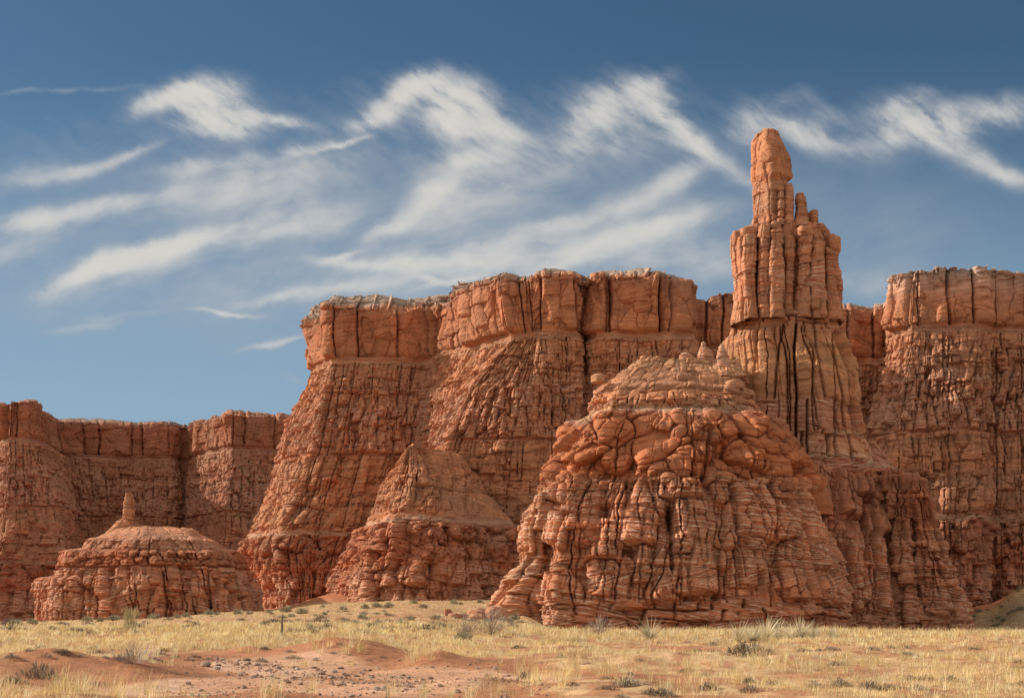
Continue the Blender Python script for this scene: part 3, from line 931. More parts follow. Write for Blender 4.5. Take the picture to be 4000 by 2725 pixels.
# ------------------------------------------------------------------ small butte with a finger
finger_root = empty('finger_butte', pt(560, 2420, 330), 'low stepped red butte with a single upright finger of rock on top', 'butte')
fo = tuple(finger_root.location)
rows = [
    [(190, 2470, 365), (140, 2470, 346), (215, 2470, 329), (500, 2470, 325), (850, 2470, 327), (975, 2470, 334), (1040, 2470, 352), (1035, 2470, 380)],
    [(190, 2380, 365), (138, 2380, 346), (212, 2380, 329.5), (500, 2380, 325.5), (845, 2380, 327.5), (965, 2380, 335), (1020, 2390, 352), (1015, 2390, 380)],
    [(200, 2300, 365), (140, 2300, 347), (215, 2300, 331), (500, 2300, 326.5), (835, 2300, 329), (945, 2300, 337), (1003, 2310, 353), (995, 2310, 380)],
    [(215, 2262, 365), (148, 2260, 348), (222, 2260, 332), (500, 2250, 327.5), (825, 2250, 330), (928, 2250, 338), (988, 2262, 354), (978, 2262, 380)],
    [(255, 2249, 366), (226, 2249, 350), (250, 2249, 335), (500, 2240, 328), (822, 2240, 330.6), (920, 2240, 339), (982, 2249, 354), (972, 2249, 380)],
    [(262, 2204, 366), (233, 2204, 350), (262, 2208, 336), (500, 2214, 329), (815, 2214, 331.5), (905, 2204, 340), (962, 2214, 354), (955, 2214, 380)],
    [(265, 2190, 366), (234, 2190, 350), (264, 2202, 336), (500, 2206, 328.4), (815, 2206, 331), (905, 2194, 340), (958, 2200, 354), (948, 2200, 380)],
    [(275, 2156, 367), (241, 2154, 351), (282, 2154, 337), (510, 2154, 330.5), (800, 2154, 333), (890, 2152, 342), (930, 2156, 355), (920, 2156, 380)],
    [(355, 2144, 368), (334, 2143, 353), (352, 2146, 340), (520, 2146, 332.5), (780, 2146, 335), (862, 2144, 343), (880, 2146, 356), (870, 2146, 380)],
    [(365, 2108, 368), (345, 2107, 354), (372, 2110, 341), (540, 2106, 334), (765, 2106, 337), (830, 2110, 345), (846, 2118, 357), (838, 2118, 380)],
    [(400, 2097, 368), (380, 2097, 355), (405, 2100, 344), (550, 2098, 336.5), (750, 2096, 339.5), (800, 2100, 347), (815, 2104, 358), (808, 2104, 380)],
    [(440, 2078, 368), (418, 2080, 357), (450, 2082, 347), (560, 2082, 340), (730, 2078, 343), (770, 2084, 350), (785, 2090, 359), (780, 2090, 380)],
    [(470, 2056, 368), (455, 2060, 360), (480, 2062, 352), (560, 2064, 345), (690, 2062, 347), (740, 2066, 352), (755, 2070, 360), (750, 2070, 380)],
    [(500, 2054, 372), (500, 2052, 364), (510, 2052, 358), (560, 2054, 354), (660, 2054, 354), (700, 2058, 357), (715, 2062, 363), (720, 2066, 384)],
]
FB_COL = [(2470, DRED), (2400, RED), (2240, (0.37, 0.135, 0.066)), (2222, (0.40, 0.16, 0.085)), (2214, DRED), (2150, (0.34, 0.115, 0.055)), (2141, RED), (2136, PINK), (2128, RED), (2098, RED), (2092, PINK), (2075, PINK), (2060, TAN), (2000, TAN)]
FB_STR = [(2470, .8), (2330, .9), (2222, .9), (2212, .15), (2150, .15), (2138, .7), (2100, .5), (2090, .2), (2000, .1)]
fb = [
    (2520, 2330, both(lam(st_brick, 3.4, 5.0, .6, 401, crack=.6), lam(st_tongue, 2.6, 4.5, .8, 402), lam(st_ledge, .9, .28, 412), lam(st_joint, 4.0, 411, depth=.7, cw=.17, wander=.8))),
    (2345, 2216, both(lam(st_tongue, 3.2, 7.0, 1.35, 403), lam(st_tongue, 1.7, 3.2, .55, 404), lam(st_ledge, .9, .28, 412), lam(st_joint, 4.0, 411, depth=.7, cw=.17, wander=.8))),
    (2217, 2212, const(-.8)),
    (2213, 2146, both(lam(st_brick, 3.4, 3.2, .8, 405, crack=.6), lam(st_boulders, 1.3, .8, 406))),
    (2147, 2095, both(lam(st_brick, 3.4, 2.6, .7, 407, crack=.5), lam(st_boulders, 1.3, .6, 408), lam(st_ledge, .7, .3, 413))),
    (2097, 1990, both(lam(st_ledge, .7, .55, 409), lam(st_brick, 3.0, 1.3, .5, 410, crack=.1))),
]
rock_sheet('stepped_base', rows, 0.2 * Q, fb, FB_COL, 336.0, FB_STR, 400, finger_root, fo, smooth_s=.5, smooth_t=.12, big=(7.0, 1.2), fine=.22,
           cracks=[(655, 2460, 640, 2230, .25, 1.6), (820, 2460, 815, 2200, .3, 1.6), (315, 2460, 320, 2230, .25, 1.3)], crackY=330.0)


def pillar(name, rows, Y, depth, parent, origin, seed, colours, stripes, res=0.11, bands=None, power=2.6, fine=.10, big=(2.2, .18), cap=True, n=20, colY=None, sm=(.25, .15), yoff=None):
    """upright rock standing free: rows of (py, left px, right px) from low to high"""
    rr = list(rows)
    if cap:
        py, a, b = rr[-1]
        w = b - a
        rr[-1] = (py + max(2.0, .10 * w), a, b)
        rr += [(py + .02 * w, a + .04 * w, b - .04 * w), (py, a + .12 * w, b - .12 * w), (py - .01 * w, a + .48 * w, b - .48 * w)]
    out = []
    m = max(b - a for _, a, b in rr)
    tw = (h01(seed, 7, 3) - .5) * .55 if power > 3 else 0.0
    for i, (py, a, b) in enumerate(rr):
        k = (b - a) / m
        yy = Y + (yoff[min(i, len(yoff) - 1)] if yoff else 0)
        out.append(ring(a, b, py, yy, depth * (0.25 + 0.75 * k) if k > .3 else depth * k * 1.5, n, power, float(tw)))
    return rock_sheet(name, out, res * Q, bands or [], colours, colY or Y, stripes, seed, parent, origin, smooth_s=sm[0], smooth_t=sm[1], closed=True,
                      big=big, fine=fine, flat_n=.6, pxrows=False)


FING_B = [(2100, 1900, both(lam(st_brick, 2.2, 2.6, .22, 421, crack=.18, ru=.5, rv=.4), lam(st_ledge, .5, .15, 422)))]
pillar('finger', [(2075, 486, 540), (2059, 487, 532), (2040, 484, 527), (2010, 483, 524), (1985, 482, 522), (1970, 481, 523), (1950, 485, 523), (1937, 487, 521), (1925, 490, 516)],
       358, 1.5, finger_root, fo, 420, [(2080, TAN), (1900, TAN)], [(2080, .3), (1900, .2)], bands=FING_B, power=2.2, fine=.16)
pillar('finger_pedestal', [(2100, 395, 580), (2085, 415, 570), (2068, 432, 560), (2048, 452, 545), (2030, 466, 520), (2022, 472, 505)], 360, 5.0, finger_root, fo, 430,
       [(2100, TAN), (2000, TAN)], [(2100, .1), (2000, .1)], bands=[(2110, 2000, lam(st_ledge, .6, .4, 431))], res=.18, fine=.25)

# ------------------------------------------------------------------ the great striped butte
butte_root = empty('striped_butte', pt(2650, 2480, 194), 'broad striped red butte with a belt of rounded knobs before the tall spire', 'butte')
bo = tuple(butte_root.location)
PYL = [2500, 2390, 2195, 2000, 1890, 1872, 1730, 1620, 1588, 1576, 1545, 1502, 1470, 1400]
Lb = [2062, 2070, 2052, 2085, 2135, 2146, 2188, 2262, 2300, 2303, 2310, 2322, 2385, 2515]
Rb = [3312, 3300, 3252, 3195, 3125, 3180, 3090, 2990, 2965, 2955, 2945, 2925, 2900, 2868]
Yl = [206, 206, 207, 208, 210, 210, 213, 216, 217, 217, 218, 219.5, 222, 228]
Yc = [193, 194, 195.5, 198, 200, 200.5, 205, 208.5, 210.5, 210.5, 211.5, 214, 217.5, 227]
Yd = [192, 193, 194.5, 197, 199, 199.5, 204, 208, 210, 210, 211, 213.5, 216.5, 228]
Ye = [195, 196, 197, 199.5, 201, 201, 206, 210, 212, 212, 213, 215.5, 219, 231]
Yr = [206, 206, 207, 209, 210, 210.5, 214, 217, 218, 218, 219, 221, 224, 234]
Cx = [2150, 2165, 2155, 2190, 2232, 2240, 2280, 2345, 2378, 2380, 2398, 2420, 2462, 2555]
Ex = [3160, 3150, 3100, 3060, 3025, 3050, 2990, 2915, 2882, 2875, 2862, 2846, 2825, 2800]
rows = []
for k, py in enumerate(PYL):
    pl, pc, pd, pe, pr = (zrow(py, y) for y in (Yl[k], Yc[k], Yd[k], Ye[k], Yr[k]))

    def rw(px, Y, kz):
        # every level is level ground: the same height all round, the photo's row at the near edge
        return ((px - 2000) / F * Y, Y, kz)
    z0 = zrow(py, Yd[k])
    zl = zrow(py, Yl[k]) if k >= 5 else z0
    if k < 5:
        z_l = z_r = z0
    else:
        z_l = 0.5 * (zl + z0); z_r = 0.5 * (zrow(py, Yr[k]) + z0)
    if k == len(PYL) - 1:
        z_l, z_r = zrow(1392, 228), zrow(1392, 234)
    rows.append([rw(Lb[k] + 40, Yl[k] + 40, z_l), rw(Lb[k], Yl[k], z_l), rw(Cx[k], Yc[k], z0), rw(2650, Yd[k], z0), rw(Ex[k], Ye[k], z0), rw(Rb[k], Yr[k], z_r), rw(Rb[k] - 10, Yr[k] + 40, z_r)])
last = rows[-1]
rows.append([(x * 1.05, y + 16, z - .3) for x, y, z in last])
BUT_COL = [(-3, DRED), (2, RED), (6, (0.40, 0.160, 0.082)), (14, (0.41, 0.165, 0.085)), (21.5, RED), (22.8, (0.40, 0.165, 0.08)), (24, (0.385, 0.142, 0.062)), (32.6, (0.385, 0.142, 0.064)),
           (33.3, (.36, .15, .09)), (34.3, PALE), (35.1, BUFF), (35.8, PINK), (36.6, (0.45, .20, .10)), (38, TAN), (42, TAN), (44, (0.49, .28, .15)), (60, TAN)]
BUT_STR = [(-3, .5), (2, .8), (5, 1.0), (21, 1.0), (23, .55), (24, .06), (33, .04), (35, .3), (37, .2), (60, .1)]
bands = [
    (-6, 2.2, both(lam(st_brick, 3.6, 2.6, .6, 501, crack=.35), const(-.35), lam(st_tongue, 2.4, 2.2, .6, 521), lam(st_ledge, .6, .25, 522))),
    (2.0, 5.8, both(lam(st_brick, 3.4, 2.3, .7, 502, crack=.5, notch=.45), lam(st_tongue, 2.4, 2.6, .75, 503), lam(st_ledge, .6, .32, 522))),
    (5.4, 23.2, both(lam(st_tongue, 3.2, 8.6, 1.7, 504, long=1.5, flat=4.0), lam(st_tongue, 1.7, 4.6, .60, 514, flat=3.4), lam(st_brick, 4.5, 4.5, .30, 505, crack=.2), lam(st_ledge, .6, .22, 506), lam(st_ledge, 2.2, .24, 515), lam(st_brick, 1.5, 1.1, .26, 527, crack=.10, ru=.12, rv=.10, notch=.12), lam(st_joint, 4.2, 516, depth=.75, cw=.11, wander=.5), lam(st_joint, 2.6, 526, depth=.35, cw=.10, wander=.7))),
    (22.6, 34.0, both(lam(st_boulders, 2.5, 2.1, 508, asp=1.25), lam(st_boulders, 1.35, .85, 509, asp=1.1, fill=.75), lam(st_tongue, 5.0, 10.0, .8, 523), lam(st_brick, 2.2, 1.7, .34, 528, crack=.14, ru=.12, rv=.10, notch=.16), lam(st_ledge, .8, .22, 529), lam(st_joint, 8.0, 517, depth=.7))),
    (33.8, 35.3, both(lam(st_ledge, .5, .5, 510), const(-.2), lam(st_tongue, 2.0, 1.5, .5, 518))),
    (35.2, 37.0, both(lam(st_brick, 2.6, 1.9, .6, 511, crack=.35), const(.15), lam(st_boulders, 1.2, .45, 519))),
    (36.9, 60, both(lam(st_ledge, .7, .75, 512, wav=1.0), lam(st_brick, 4.0, 1.3, .7, 513, crack=.12, notch=.3), lam(st_tongue, 3.6, 2.6, .5, 524))),
]
rock_sheet('banded_body', rows, 0.115 * Q, bands, BUT_COL, None, BUT_STR, 500, butte_root, bo, smooth_s=.9, smooth_t=.25, big=(8.0, 1.3), fine=.14, pxrows=False,
           cracks=[(2628, 2230, 2612, 1960, .32, 2.4), (2625, 2090, 2612, 1965, .7, 1.6), (2368, 2020, 2372, 1955, .7, 2.6), (2895, 2300, 2860, 1900, .25, 1.0), (2215, 2150, 2222, 2050, .5, 1.5),
                   (2745, 1880, 2760, 1640, .3, 1.6), (2985, 2350, 2970, 2230, .5, 1.4)], crackY=196.0)
# the low fin running out at its left foot
SPUR_B = [(2520, 1900, both(lam(st_ledge, 2.2, .8, 541), lam(st_pillow, 2.4, 4.2, .6, 542, crack=.5), lam(st_pillow, 1.0, 1.4, .12, 543, crack=.05)))]
spur_rows = [(2500, 1815, 2190), (2445, 1850, 2180), (2400, 1878, 2170), (2340, 1930, 2150), (2285, 1972, 2140), (2235, 1984, 2132), (2200, 2030, 2128), (2154, 2062, 2130), (2085, 2056, 2134), (2005, 2074, 2136), (1945, 2100, 2140), (1925, 2112, 2132), (1922, 2120, 2124)]
rock_sheet('low_fin', [ring(a, b, py, 204, 1.2 + 4.5 * (b - a) / 370.0, 20, 2.3) for py, a, b in spur_rows], .115 * Q,
           [(-5, 40, both(lam(st_ledge, 1.4, .7, 541), lam(st_tongue, 2.6, 4.2, 1.0, 542), lam(st_ledge, .5, .2, 543)))],
           [(-5, RED), (3, ORANGE), (40, ORANGE)], None, [(-5, 1.0), (40, 1.0)], 540, butte_root, bo, smooth_s=.5, smooth_t=.4, closed=True, big=(4.0, .7), fine=.2, flat_n=.5, pxrows=False)
# smooth shoulder on the right flank
rock_sheet('smooth_shoulder', [ring(a, b, py, 216, 6.5 * (b - a) / 230.0, 20, 2.4) for py, a, b in
                               [(2010, 3060, 3215), (1980, 3040, 3222), (1930, 3030, 3205), (1880, 3020, 3190), (1820, 3010, 3150), (1770, 3010, 3108), (1735, 3020, 3090), (1722, 3040, 3075), (1720, 3055, 3060)]], .115 * Q,
           [(-5, 60, both(lam(st_boulders, 3.2, 1.3, 551), lam(st_ledge, 1.2, .12, 552)))],
           [(-5, (0.385, 0.150, 0.070)), (60, (0.39, 0.155, 0.074))], None, None, 550, butte_root, bo, smooth_s=.5, smooth_t=.4, closed=True, big=(4.0, .5), fine=.12, flat_n=.6, pxrows=False)
HOOD_C = [(1500, PINK), (1420, (0.44, .20, .12)), (1300, PALE)]
HOOD_S = [(1500, 1.0), (1300, 1.0)]
for k, (rws, yy) in enumerate([
    ([(1420, 2718, 2800), (1392, 2726, 2788), (1378, 2728, 2785), (1364, 2734, 2774), (1356, 2742, 2757), (1346, 2742, 2756), (1336, 2743, 2755)], 232),
    ([(1440, 2780, 2855), (1410, 2795, 2852), (1390, 2800, 2848), (1375, 2802, 2844), (1358, 2806, 2834), (1348, 2814, 2826), (1342, 2817, 2823)], 233),
    ([(1475, 2850, 2905), (1450, 2853, 2897), (1430, 2862, 2894), (1418, 2872, 2889), (1405, 2880, 2885), (1398, 2881, 2884)], 231),
    ([(1420, 2640, 2720), (1395, 2655, 2705), (1384, 2658, 2695), (1378, 2664, 2690)], 232),
    ([(1450, 2790, 2850), (1425, 2800, 2842), (1408, 2805, 2832)], 229),
]):
    pillar('hoodoo', rws, yy, 1.3, butte_root, bo, 560 + k, HOOD_C, HOOD_S, bands=[(1500, 1300, both(lam(st_ledge, .55, .28, 570 + k), lam(st_pillow, 1.0, .8, .12, 580 + k, crack=.05)))], power=2.1, res=.10, fine=.1)


# ------------------------------------------------------------------ the spire
spire_root = empty('rock_spire', pt(3250, 2480, 228), 'tall slender red rock spire with a finger summit above clustered columns', 'rock spire')
so = tuple(spire_root.location)
SP_COL = [(1860, DRED), (1800, (.36, .14, .08)), (1794, PALE), (1784, BUFF), (1770, (.40, .20, .11)), (1735, (.42, .20, .11)), (1700, TAN), (1684, BUFF), (1676, RED), (1580, RED), (1560, ORANGE), (1545, TAN), (1400, (.48, .265, .14)), (1265, TAN), (1255, ORANGE), (1200, ORANGE)]
SP_STR = [(1860, .4), (1795, .8), (1740, .8), (1690, .5), (1675, 1.0), (1570, 1.0), (1545, .1), (1290, .05), (1255, .4), (1200, .5)]
BPOLY = [(.25, 1), (-.6, 1), (-.97, .35), (-1, -.05), (-.66, -.78), (-.2, -.93), (.12, -1), (.45, -.86), (.78, -.72), (1, .0), (.95, .5), (.7, 1)]
body = [polyring(a, b, py, 246 + dy, dp, BPOLY, 60) for py, a, b, dy, dp in
        [(1850, 2790, 3425, 0, 11.5), (1800, 2798, 3405, 0, 11), (1726, 2812, 3388, 0, 10.6), (1632, 2824, 3370, 0, 10.2), (1537, 2834, 3358, 0, 9.8), (1450, 2842, 3350, 0, 9.5), (1404, 2842, 3337, 0, 9.2),
         (1350, 2842, 3302, 0, 8.8), (1290, 2852, 3290, 0, 8.5), (1258, 2860, 3286, 0, 8.3), (1248, 2872, 3276, 0, 7.7), (1244, 2900, 3240, 0, 6)]]
sb = [
    (1900, 1790, both(lam(st_ledge, .8, .6, 601), lam(st_brick, 2.6, 2.0, .5, 602, crack=.5))),
    (1792, 1688, both(lam(st_brick, 2.7, 4.4, .8, 603, crack=1.0, ru=.8, rv=.5), lam(st_tongue, 1.8, 2.6, .35, 604))),
    (1690, 1272, both(lam(st_cap, 4.4, .8, 605, 30, 56, crack=.9), lam(st_joint, 3.4, 609, depth=1.0, wander=.22, cw=.10), lam(st_tongue, 3.4, 11, .55, 606), lam(st_ledge, 1.6, .12, 607))),
    (1274, 1225, both(lam(st_brick, 2.6, 1.4, .5, 608, crack=.5), const(-.3))),
]
rock_sheet('spire_body', body, .125 * Q, sb, SP_COL, 237.0, SP_STR, 600, spire_root, so, smooth_s=.45, smooth_t=.5, closed=True, big=(7.0, .7), fine=.14, flat_n=.4, pxrows=False,
           cracks=[(3112, 1790, 3104, 1255, .17, 2.8), (3215, 1560, 3172, 1255, .16, 1.6), (3330, 1800, 3248, 1290, .17, 2.4), (3020, 1560, 3055, 1255, .16, 1.4), (3265, 1790, 3262, 1540, .22, 1.6), (2960, 1440, 2950, 1270, .3, 1.2),
                   (3155, 1790, 3150, 1560, .18, 1.4)], crackY=237.0)
# fluted pedestal
PPY = [2500, 2400, 2330, 2200, 2120, 2000, 1870, 1832, 1790, 1725]
pc = [
    ([2780] * 10, [246] * 10),
    ([3000] * 10, [226, 227, 228, 230, 231, 233, 235, 236, 238, 243]),
    ([3250] * 10, [220, 221, 222, 224, 226, 228, 231, 233, 236, 241]),
    ([3440, 3440, 3440, 3440, 3435, 3430, 3415, 3405, 3385, 3350], [222, 223, 224, 226, 228, 231, 234, 236, 239, 243]),
    ([3550, 3550, 3545, 3530, 3520, 3510, 3470, 3440, 3410, 3372], [229, 230, 231, 232, 234, 236, 239, 241, 243, 246]),
    ([3620, 3615, 3605, 3590, 3575, 3545, 3500, 3480, 3436, 3385], [225, 226, 227, 229, 231, 234, 238, 241, 244, 247]),
    ([3740, 3715, 3690, 3650, 3625, 3590, 3530, 3508, 3462, 3400], [238, 238, 239, 240, 241, 243, 246, 248, 249, 250]),
    ([3755, 3740, 3725, 3685, 3658, 3615, 3545, 3510, 3460, 3398], [350] * 10),  # unseen back edge, drawn far back to shade the slope at the right
]
rows = []
for k, py in enumerate(PPY):
    zc_ = zrow(py, pc[2][1][k])
    rows.append([((c[0][k] - 2000) / F * c[1][k], c[1][k], zc_ if i != 6 else zrow(py, c[1][k])) for i, c in enumerate(pc)])
PED_COL = [(-4, DRED), (2, RED), (8, (.38, .14, .07)), (16, RED), (20, DRED), (27, DRED), (28.6, (.37, .14, .08)), (29.4, PALE), (30.5, PINK), (40, PINK)]
PED_STR = [(-4, .5), (3, .9), (15, .9), (18, .2), (28, .1), (30, .6), (40, .3)]
pb = [
    (-6, 4.5, both(lam(st_brick, 3.0, 2.2, .5, 651, crack=.4), lam(st_tongue, 2.2, 3.0, .7, 662), lam(st_ledge, .8, .3, 652))),
    (4.3, 17.5, both(lam(st_tongue, 2.3, 12.0, 1.9, 653), lam(st_tongue, 1.2, 4.5, .6, 655), lam(st_ledge, .8, .26, 654), lam(st_joint, 2.8, 661, depth=1.0, cw=.13, wander=.7))),
    (17.2, 28.6, both(lam(st_tongue, 2.1, 9.0, 2.0, 656), lam(st_boulders, 1.0, .6, 657, asp=1.6), lam(st_joint, 2.8, 661, depth=1.0, cw=.13, wander=.7))),
    (28.4, 40, both(lam(st_ledge, .7, .5, 658), lam(st_brick, 2.6, 1.6, .45, 659, crack=.3), lam(st_tongue, 2.0, 2.0, .6, 663))),
]
rock_sheet('fluted_pedestal', rows, .13 * Q, pb, PED_COL, None, PED_STR, 650, spire_root, so, smooth_s=.7, smooth_t=.25, big=(7.0, .9), fine=.2, pxrows=False,
           cracks=[(3378, 2200, 3375, 1830, .35, 2.2), (3590, 2450, 3560, 1900, .5, 1.8)], crackY=226.0)
TOW_B = [(-6, 40, both(lam(st_tongue, 1.9, 7.0, 1.1, 671, flat=3.0), lam(st_ledge, 1.0, .45, 672), lam(st_brick, 2.6, 3.6, .4, 673, crack=.4), lam(st_tongue, 1.0, 2.6, .3, 674)))]
for k, (yy, rws) in enumerate([
    (230, [(2520, 3590, 3785), (2420, 3592, 3764), (2330, 3590, 3742), (2250, 3588, 3712), (2200, 3584, 3698), (2120, 3580, 3672), (2060, 3572, 3650), (2000, 3566, 3634), (1940, 3560, 3622), (1895, 3560, 3606), (1876, 3564, 3600), (1868, 3570, 3592), (1866, 3578, 3584)]),
    (233, [(2300, 3470, 3560), (2150, 3470, 3548), (2000, 3468, 3540), (1900, 3462, 3528), (1850, 3458, 3520), (1838, 3464, 3512), (1836, 3484, 3492)]),
    (229, [(2520, 3500, 3590), (2350, 3500, 3575), (2200, 3496, 3560), (2080, 3494, 3545), (2030, 3500, 3538), (2022, 3512, 3526)]),
]):
    rock_sheet('side_tower', [ring(a_, b_, p_, yy, max(.3, 5.5 * (b_ - a_) / 170.0), 24, 2.8) for p_, a_, b_ in rws], .12 * Q, TOW_B, PED_COL, None, PED_STR, 670 + k, spire_root, so,
               smooth_s=.3, smooth_t=.2, closed=True, big=(3.0, .5), fine=.15, flat_n=.5, pxrows=False)
# block of columns
COLM_C = [(1260, TAN), (1205, (.45, .21, .11)), (1175, ORANGE), (1165, RED), (1020, (.40, .155, .075)), (930, ORANGE), (700, ORANGE)]
COLM_S = [(1260, .15), (1190, .3), (1172, .9), (1060, .9), (960, .75), (930, .3), (700, .2)]


def colm_bands(k):
    return [(1300, 860, both(lam(st_brick, 9.0, 3.4, .20, 700 + 7 * k, crack=.0, notch=.26, tilt=.1, drop=.2, cw=.10), lam(st_tongue, 1.5, 3.0, .26, 701 + 7 * k), lam(st_ledge, .6, .10, 702 + 7 * k)))]


rock_sheet('column_core', [ring(a, b, py, 246, dp, 24, 3.0) for py, a, b, dp in
                           [(1262, 2880, 3272, 6.0), (1180, 2888, 3266, 5.6), (1060, 2896, 3256, 5.4), (960, 2900, 3250, 5.2), (910, 2905, 3235, 5.0), (895, 2915, 3215, 4.6), (888, 2960, 3180, 3.4)]], .16 * Q,
           [(0, 200, both(lam(st_cap, 2.3, .5, 690, 50, 70, crack=.8), lam(st_ledge, .8, .15, 691)))], [(40, RED), (90, RED)], None, [(40, .5), (90, .5)], 690, spire_root, so,
           smooth_s=.5, smooth_t=.3, closed=True, big=(5.0, .3), fine=.1, flat_n=.5, pxrows=False)
COLUMNS = [
    # centre Y, depth, rows (py, left, right)
    (243.5, 2.4, [(1268, 2858, 2896), (1205, 2866, 2898), (1130, 2874, 2896), (1060, 2867, 2892), (1000, 2861, 2888), (930, 2859, 2888), (911, 2858, 2886)]),
    (241.0, 1.6, [(1262, 2878, 2910), (1150, 2890, 2910), (1040, 2886, 2906), (960, 2881, 2904), (928, 2882, 2902)]),
    (240.0, 1.9, [(1250, 2904, 2962), (1180, 2906, 2958), (1100, 2898, 2953), (1030, 2896, 2952), (985, 2899, 2954), (978, 2902, 2952), (965, 2898, 2955), (935, 2902, 2955), (920, 2908, 2950)]),
    (243.0, 2.2, [(960, 2888, 2957), (925, 2888, 2957), (903, 2890, 2956), (895, 2900, 2956)]),
    (239.3, 1.9, [(1246, 2962, 3002), (1222, 2962, 3002), (1150, 2959, 2998), (1050, 2960, 3000), (980, 2959, 3003), (920, 2959, 3005), (898, 2961, 3004)]),
    (240.3, 2.0, [(930, 2966, 3003), (900, 2964, 3004), (876, 2970, 3002)]),
    (238.6, 2.0, [(1246, 3004, 3060), (1215, 2999, 3058), (1208, 3001, 3056), (1150, 2999, 3056), (1060, 3001, 3056), (978, 3002, 3054), (968, 3004, 3052), (930, 3005, 3054), (905, 3008, 3050)]),
    (241.0, 2.0, [(930, 3006, 3046), (895, 3005, 3046), (874, 3008, 3044)]),
    (240.4, 1.9, [(1246, 3058, 3100), (1160, 3056, 3100), (1090, 3058, 3100), (1045, 3060, 3098), (1010, 3058, 3103), (960, 3056, 3103), (938, 3054, 3102), (930, 3056, 3100)]),
    (241.8, 1.9, [(960, 3046, 3098), (910, 3044, 3096), (880, 3048, 3094)]),
    (239.0, 2.0, [(1246, 3105, 3162), (1170, 3107, 3160), (1080, 3111, 3160), (1010, 3112, 3163), (970, 3114, 3164), (962, 3117, 3160), (935, 3112, 3170), (915, 3110, 3168), (890, 3112, 3162)]),
    (241.5, 2.0, [(980, 3164, 3208), (930, 3164, 3206), (902, 3168, 3196)]),
    (238.8, 2.0, [(1250, 3166, 3224), (1190, 3161, 3220), (1160, 3163, 3222), (1100, 3158, 3217), (1040, 3163, 3216), (985, 3164, 3218), (972, 3166, 3216), (955, 3164, 3216), (947, 3168, 3208)]),
    (240.6, 1.8, [(1254, 3222, 3280), (1190, 3220, 3276), (1120, 3219, 3262), (1060, 3219, 3258), (1010, 3220, 3256), (985, 3222, 3250), (969, 3224, 3236)]),
    (244.0, 2.8, [(1268, 3236, 3287), (1200, 3238, 3284), (1120, 3236, 3282), (1070, 3232, 3276), (1030, 3226, 3266), (970, 3218, 3271), (940, 3216, 3268), (925, 3222, 3256)]),
]
GAPS = {2: (0, -6), 4: (4, 0), 8: (0, -4), 9: (0, -4), 10: (5, 0)}
for k, (yy, dp, rws) in enumerate(COLUMNS):
    g0, g1 = GAPS.get(k, (0, 0))
    rws = [(p_, a_ + g0, b_ + g1) for p_, a_, b_ in rws]
    pillar('rock_column', rws, yy, dp, spire_root, so, 700 + 7 * k, COLM_C, COLM_S, bands=colm_bands(k), power=4.6, res=.12, fine=.07, big=(2.4, .16), colY=240.0)
SUM_C = [(900, ORANGE), (870, (.45, .22, .12)), (860, RED), (780, ORANGE), (740, ORANGE), (690, (.44, .19, .09)), (500, (.45, .20, .10))]
SUM_S = [(900, .6), (860, .4), (780, .5), (740, .25), (700, .08), (500, .05)]
SUM_B = [(900, 690, both(lam(st_brick, 2.0, 3.0, .42, 801, crack=.22, ru=.2, rv=.2, tilt=.9), lam(st_pillow, 1.0, 1.3, .12, 802, crack=.06))),
         (700, 500, both(lam(st_cap, 2.2, .55, 803, 70, 86, crack=.1, soft=.03), lam(st_tongue, 3.0, 8.0, .3, 805), lam(st_ledge, 1.2, .10, 804)))]
FPOLY = [(.45, 1), (-.62, 1), (-1, .25), (-.30, -1), (.22, -.80), (1, -.15)]
FROWS = [(886, 2952, 3090), (878, 2946, 3094), (834, 2944, 3094), (783, 2944, 3094), (743, 2945, 3091), (724, 2945, 3080), (712, 2944, 3078), (697, 2942, 3092), (647, 2942, 3092), (630, 2948, 3090), (601, 2949, 3083), (583, 2950, 3070), (574, 2951, 3060), (556, 2953, 3050), (546, 2957, 3043), (532, 2968, 3038),
         (521, 2972, 3036), (515, 2974, 3034), (514.0, 2988, 3022), (513.5, 3003, 3006)]
rock_sheet('summit_finger', [polyring(a_, b_, p_, 244.0, 3.0 * (b_ - a_) / 130.0 + .2, FPOLY) for p_, a_, b_ in FROWS], .10 * Q, SUM_B, SUM_C, 242.0, SUM_S, 800, spire_root, so,
           smooth_s=.16, smooth_t=.14, closed=True, big=(5.0, .4), fine=.10, flat_n=.6, pxrows=False)
pillar('summit_slab', [(519, 2976, 3031), (515, 2974, 3033), (511, 2978, 3030)], 244.0, 1.5, spire_root, so, 810, [(600, DRED), (400, DRED)], None, power=2.4, res=.09, fine=.12, big=(1.0, .1))
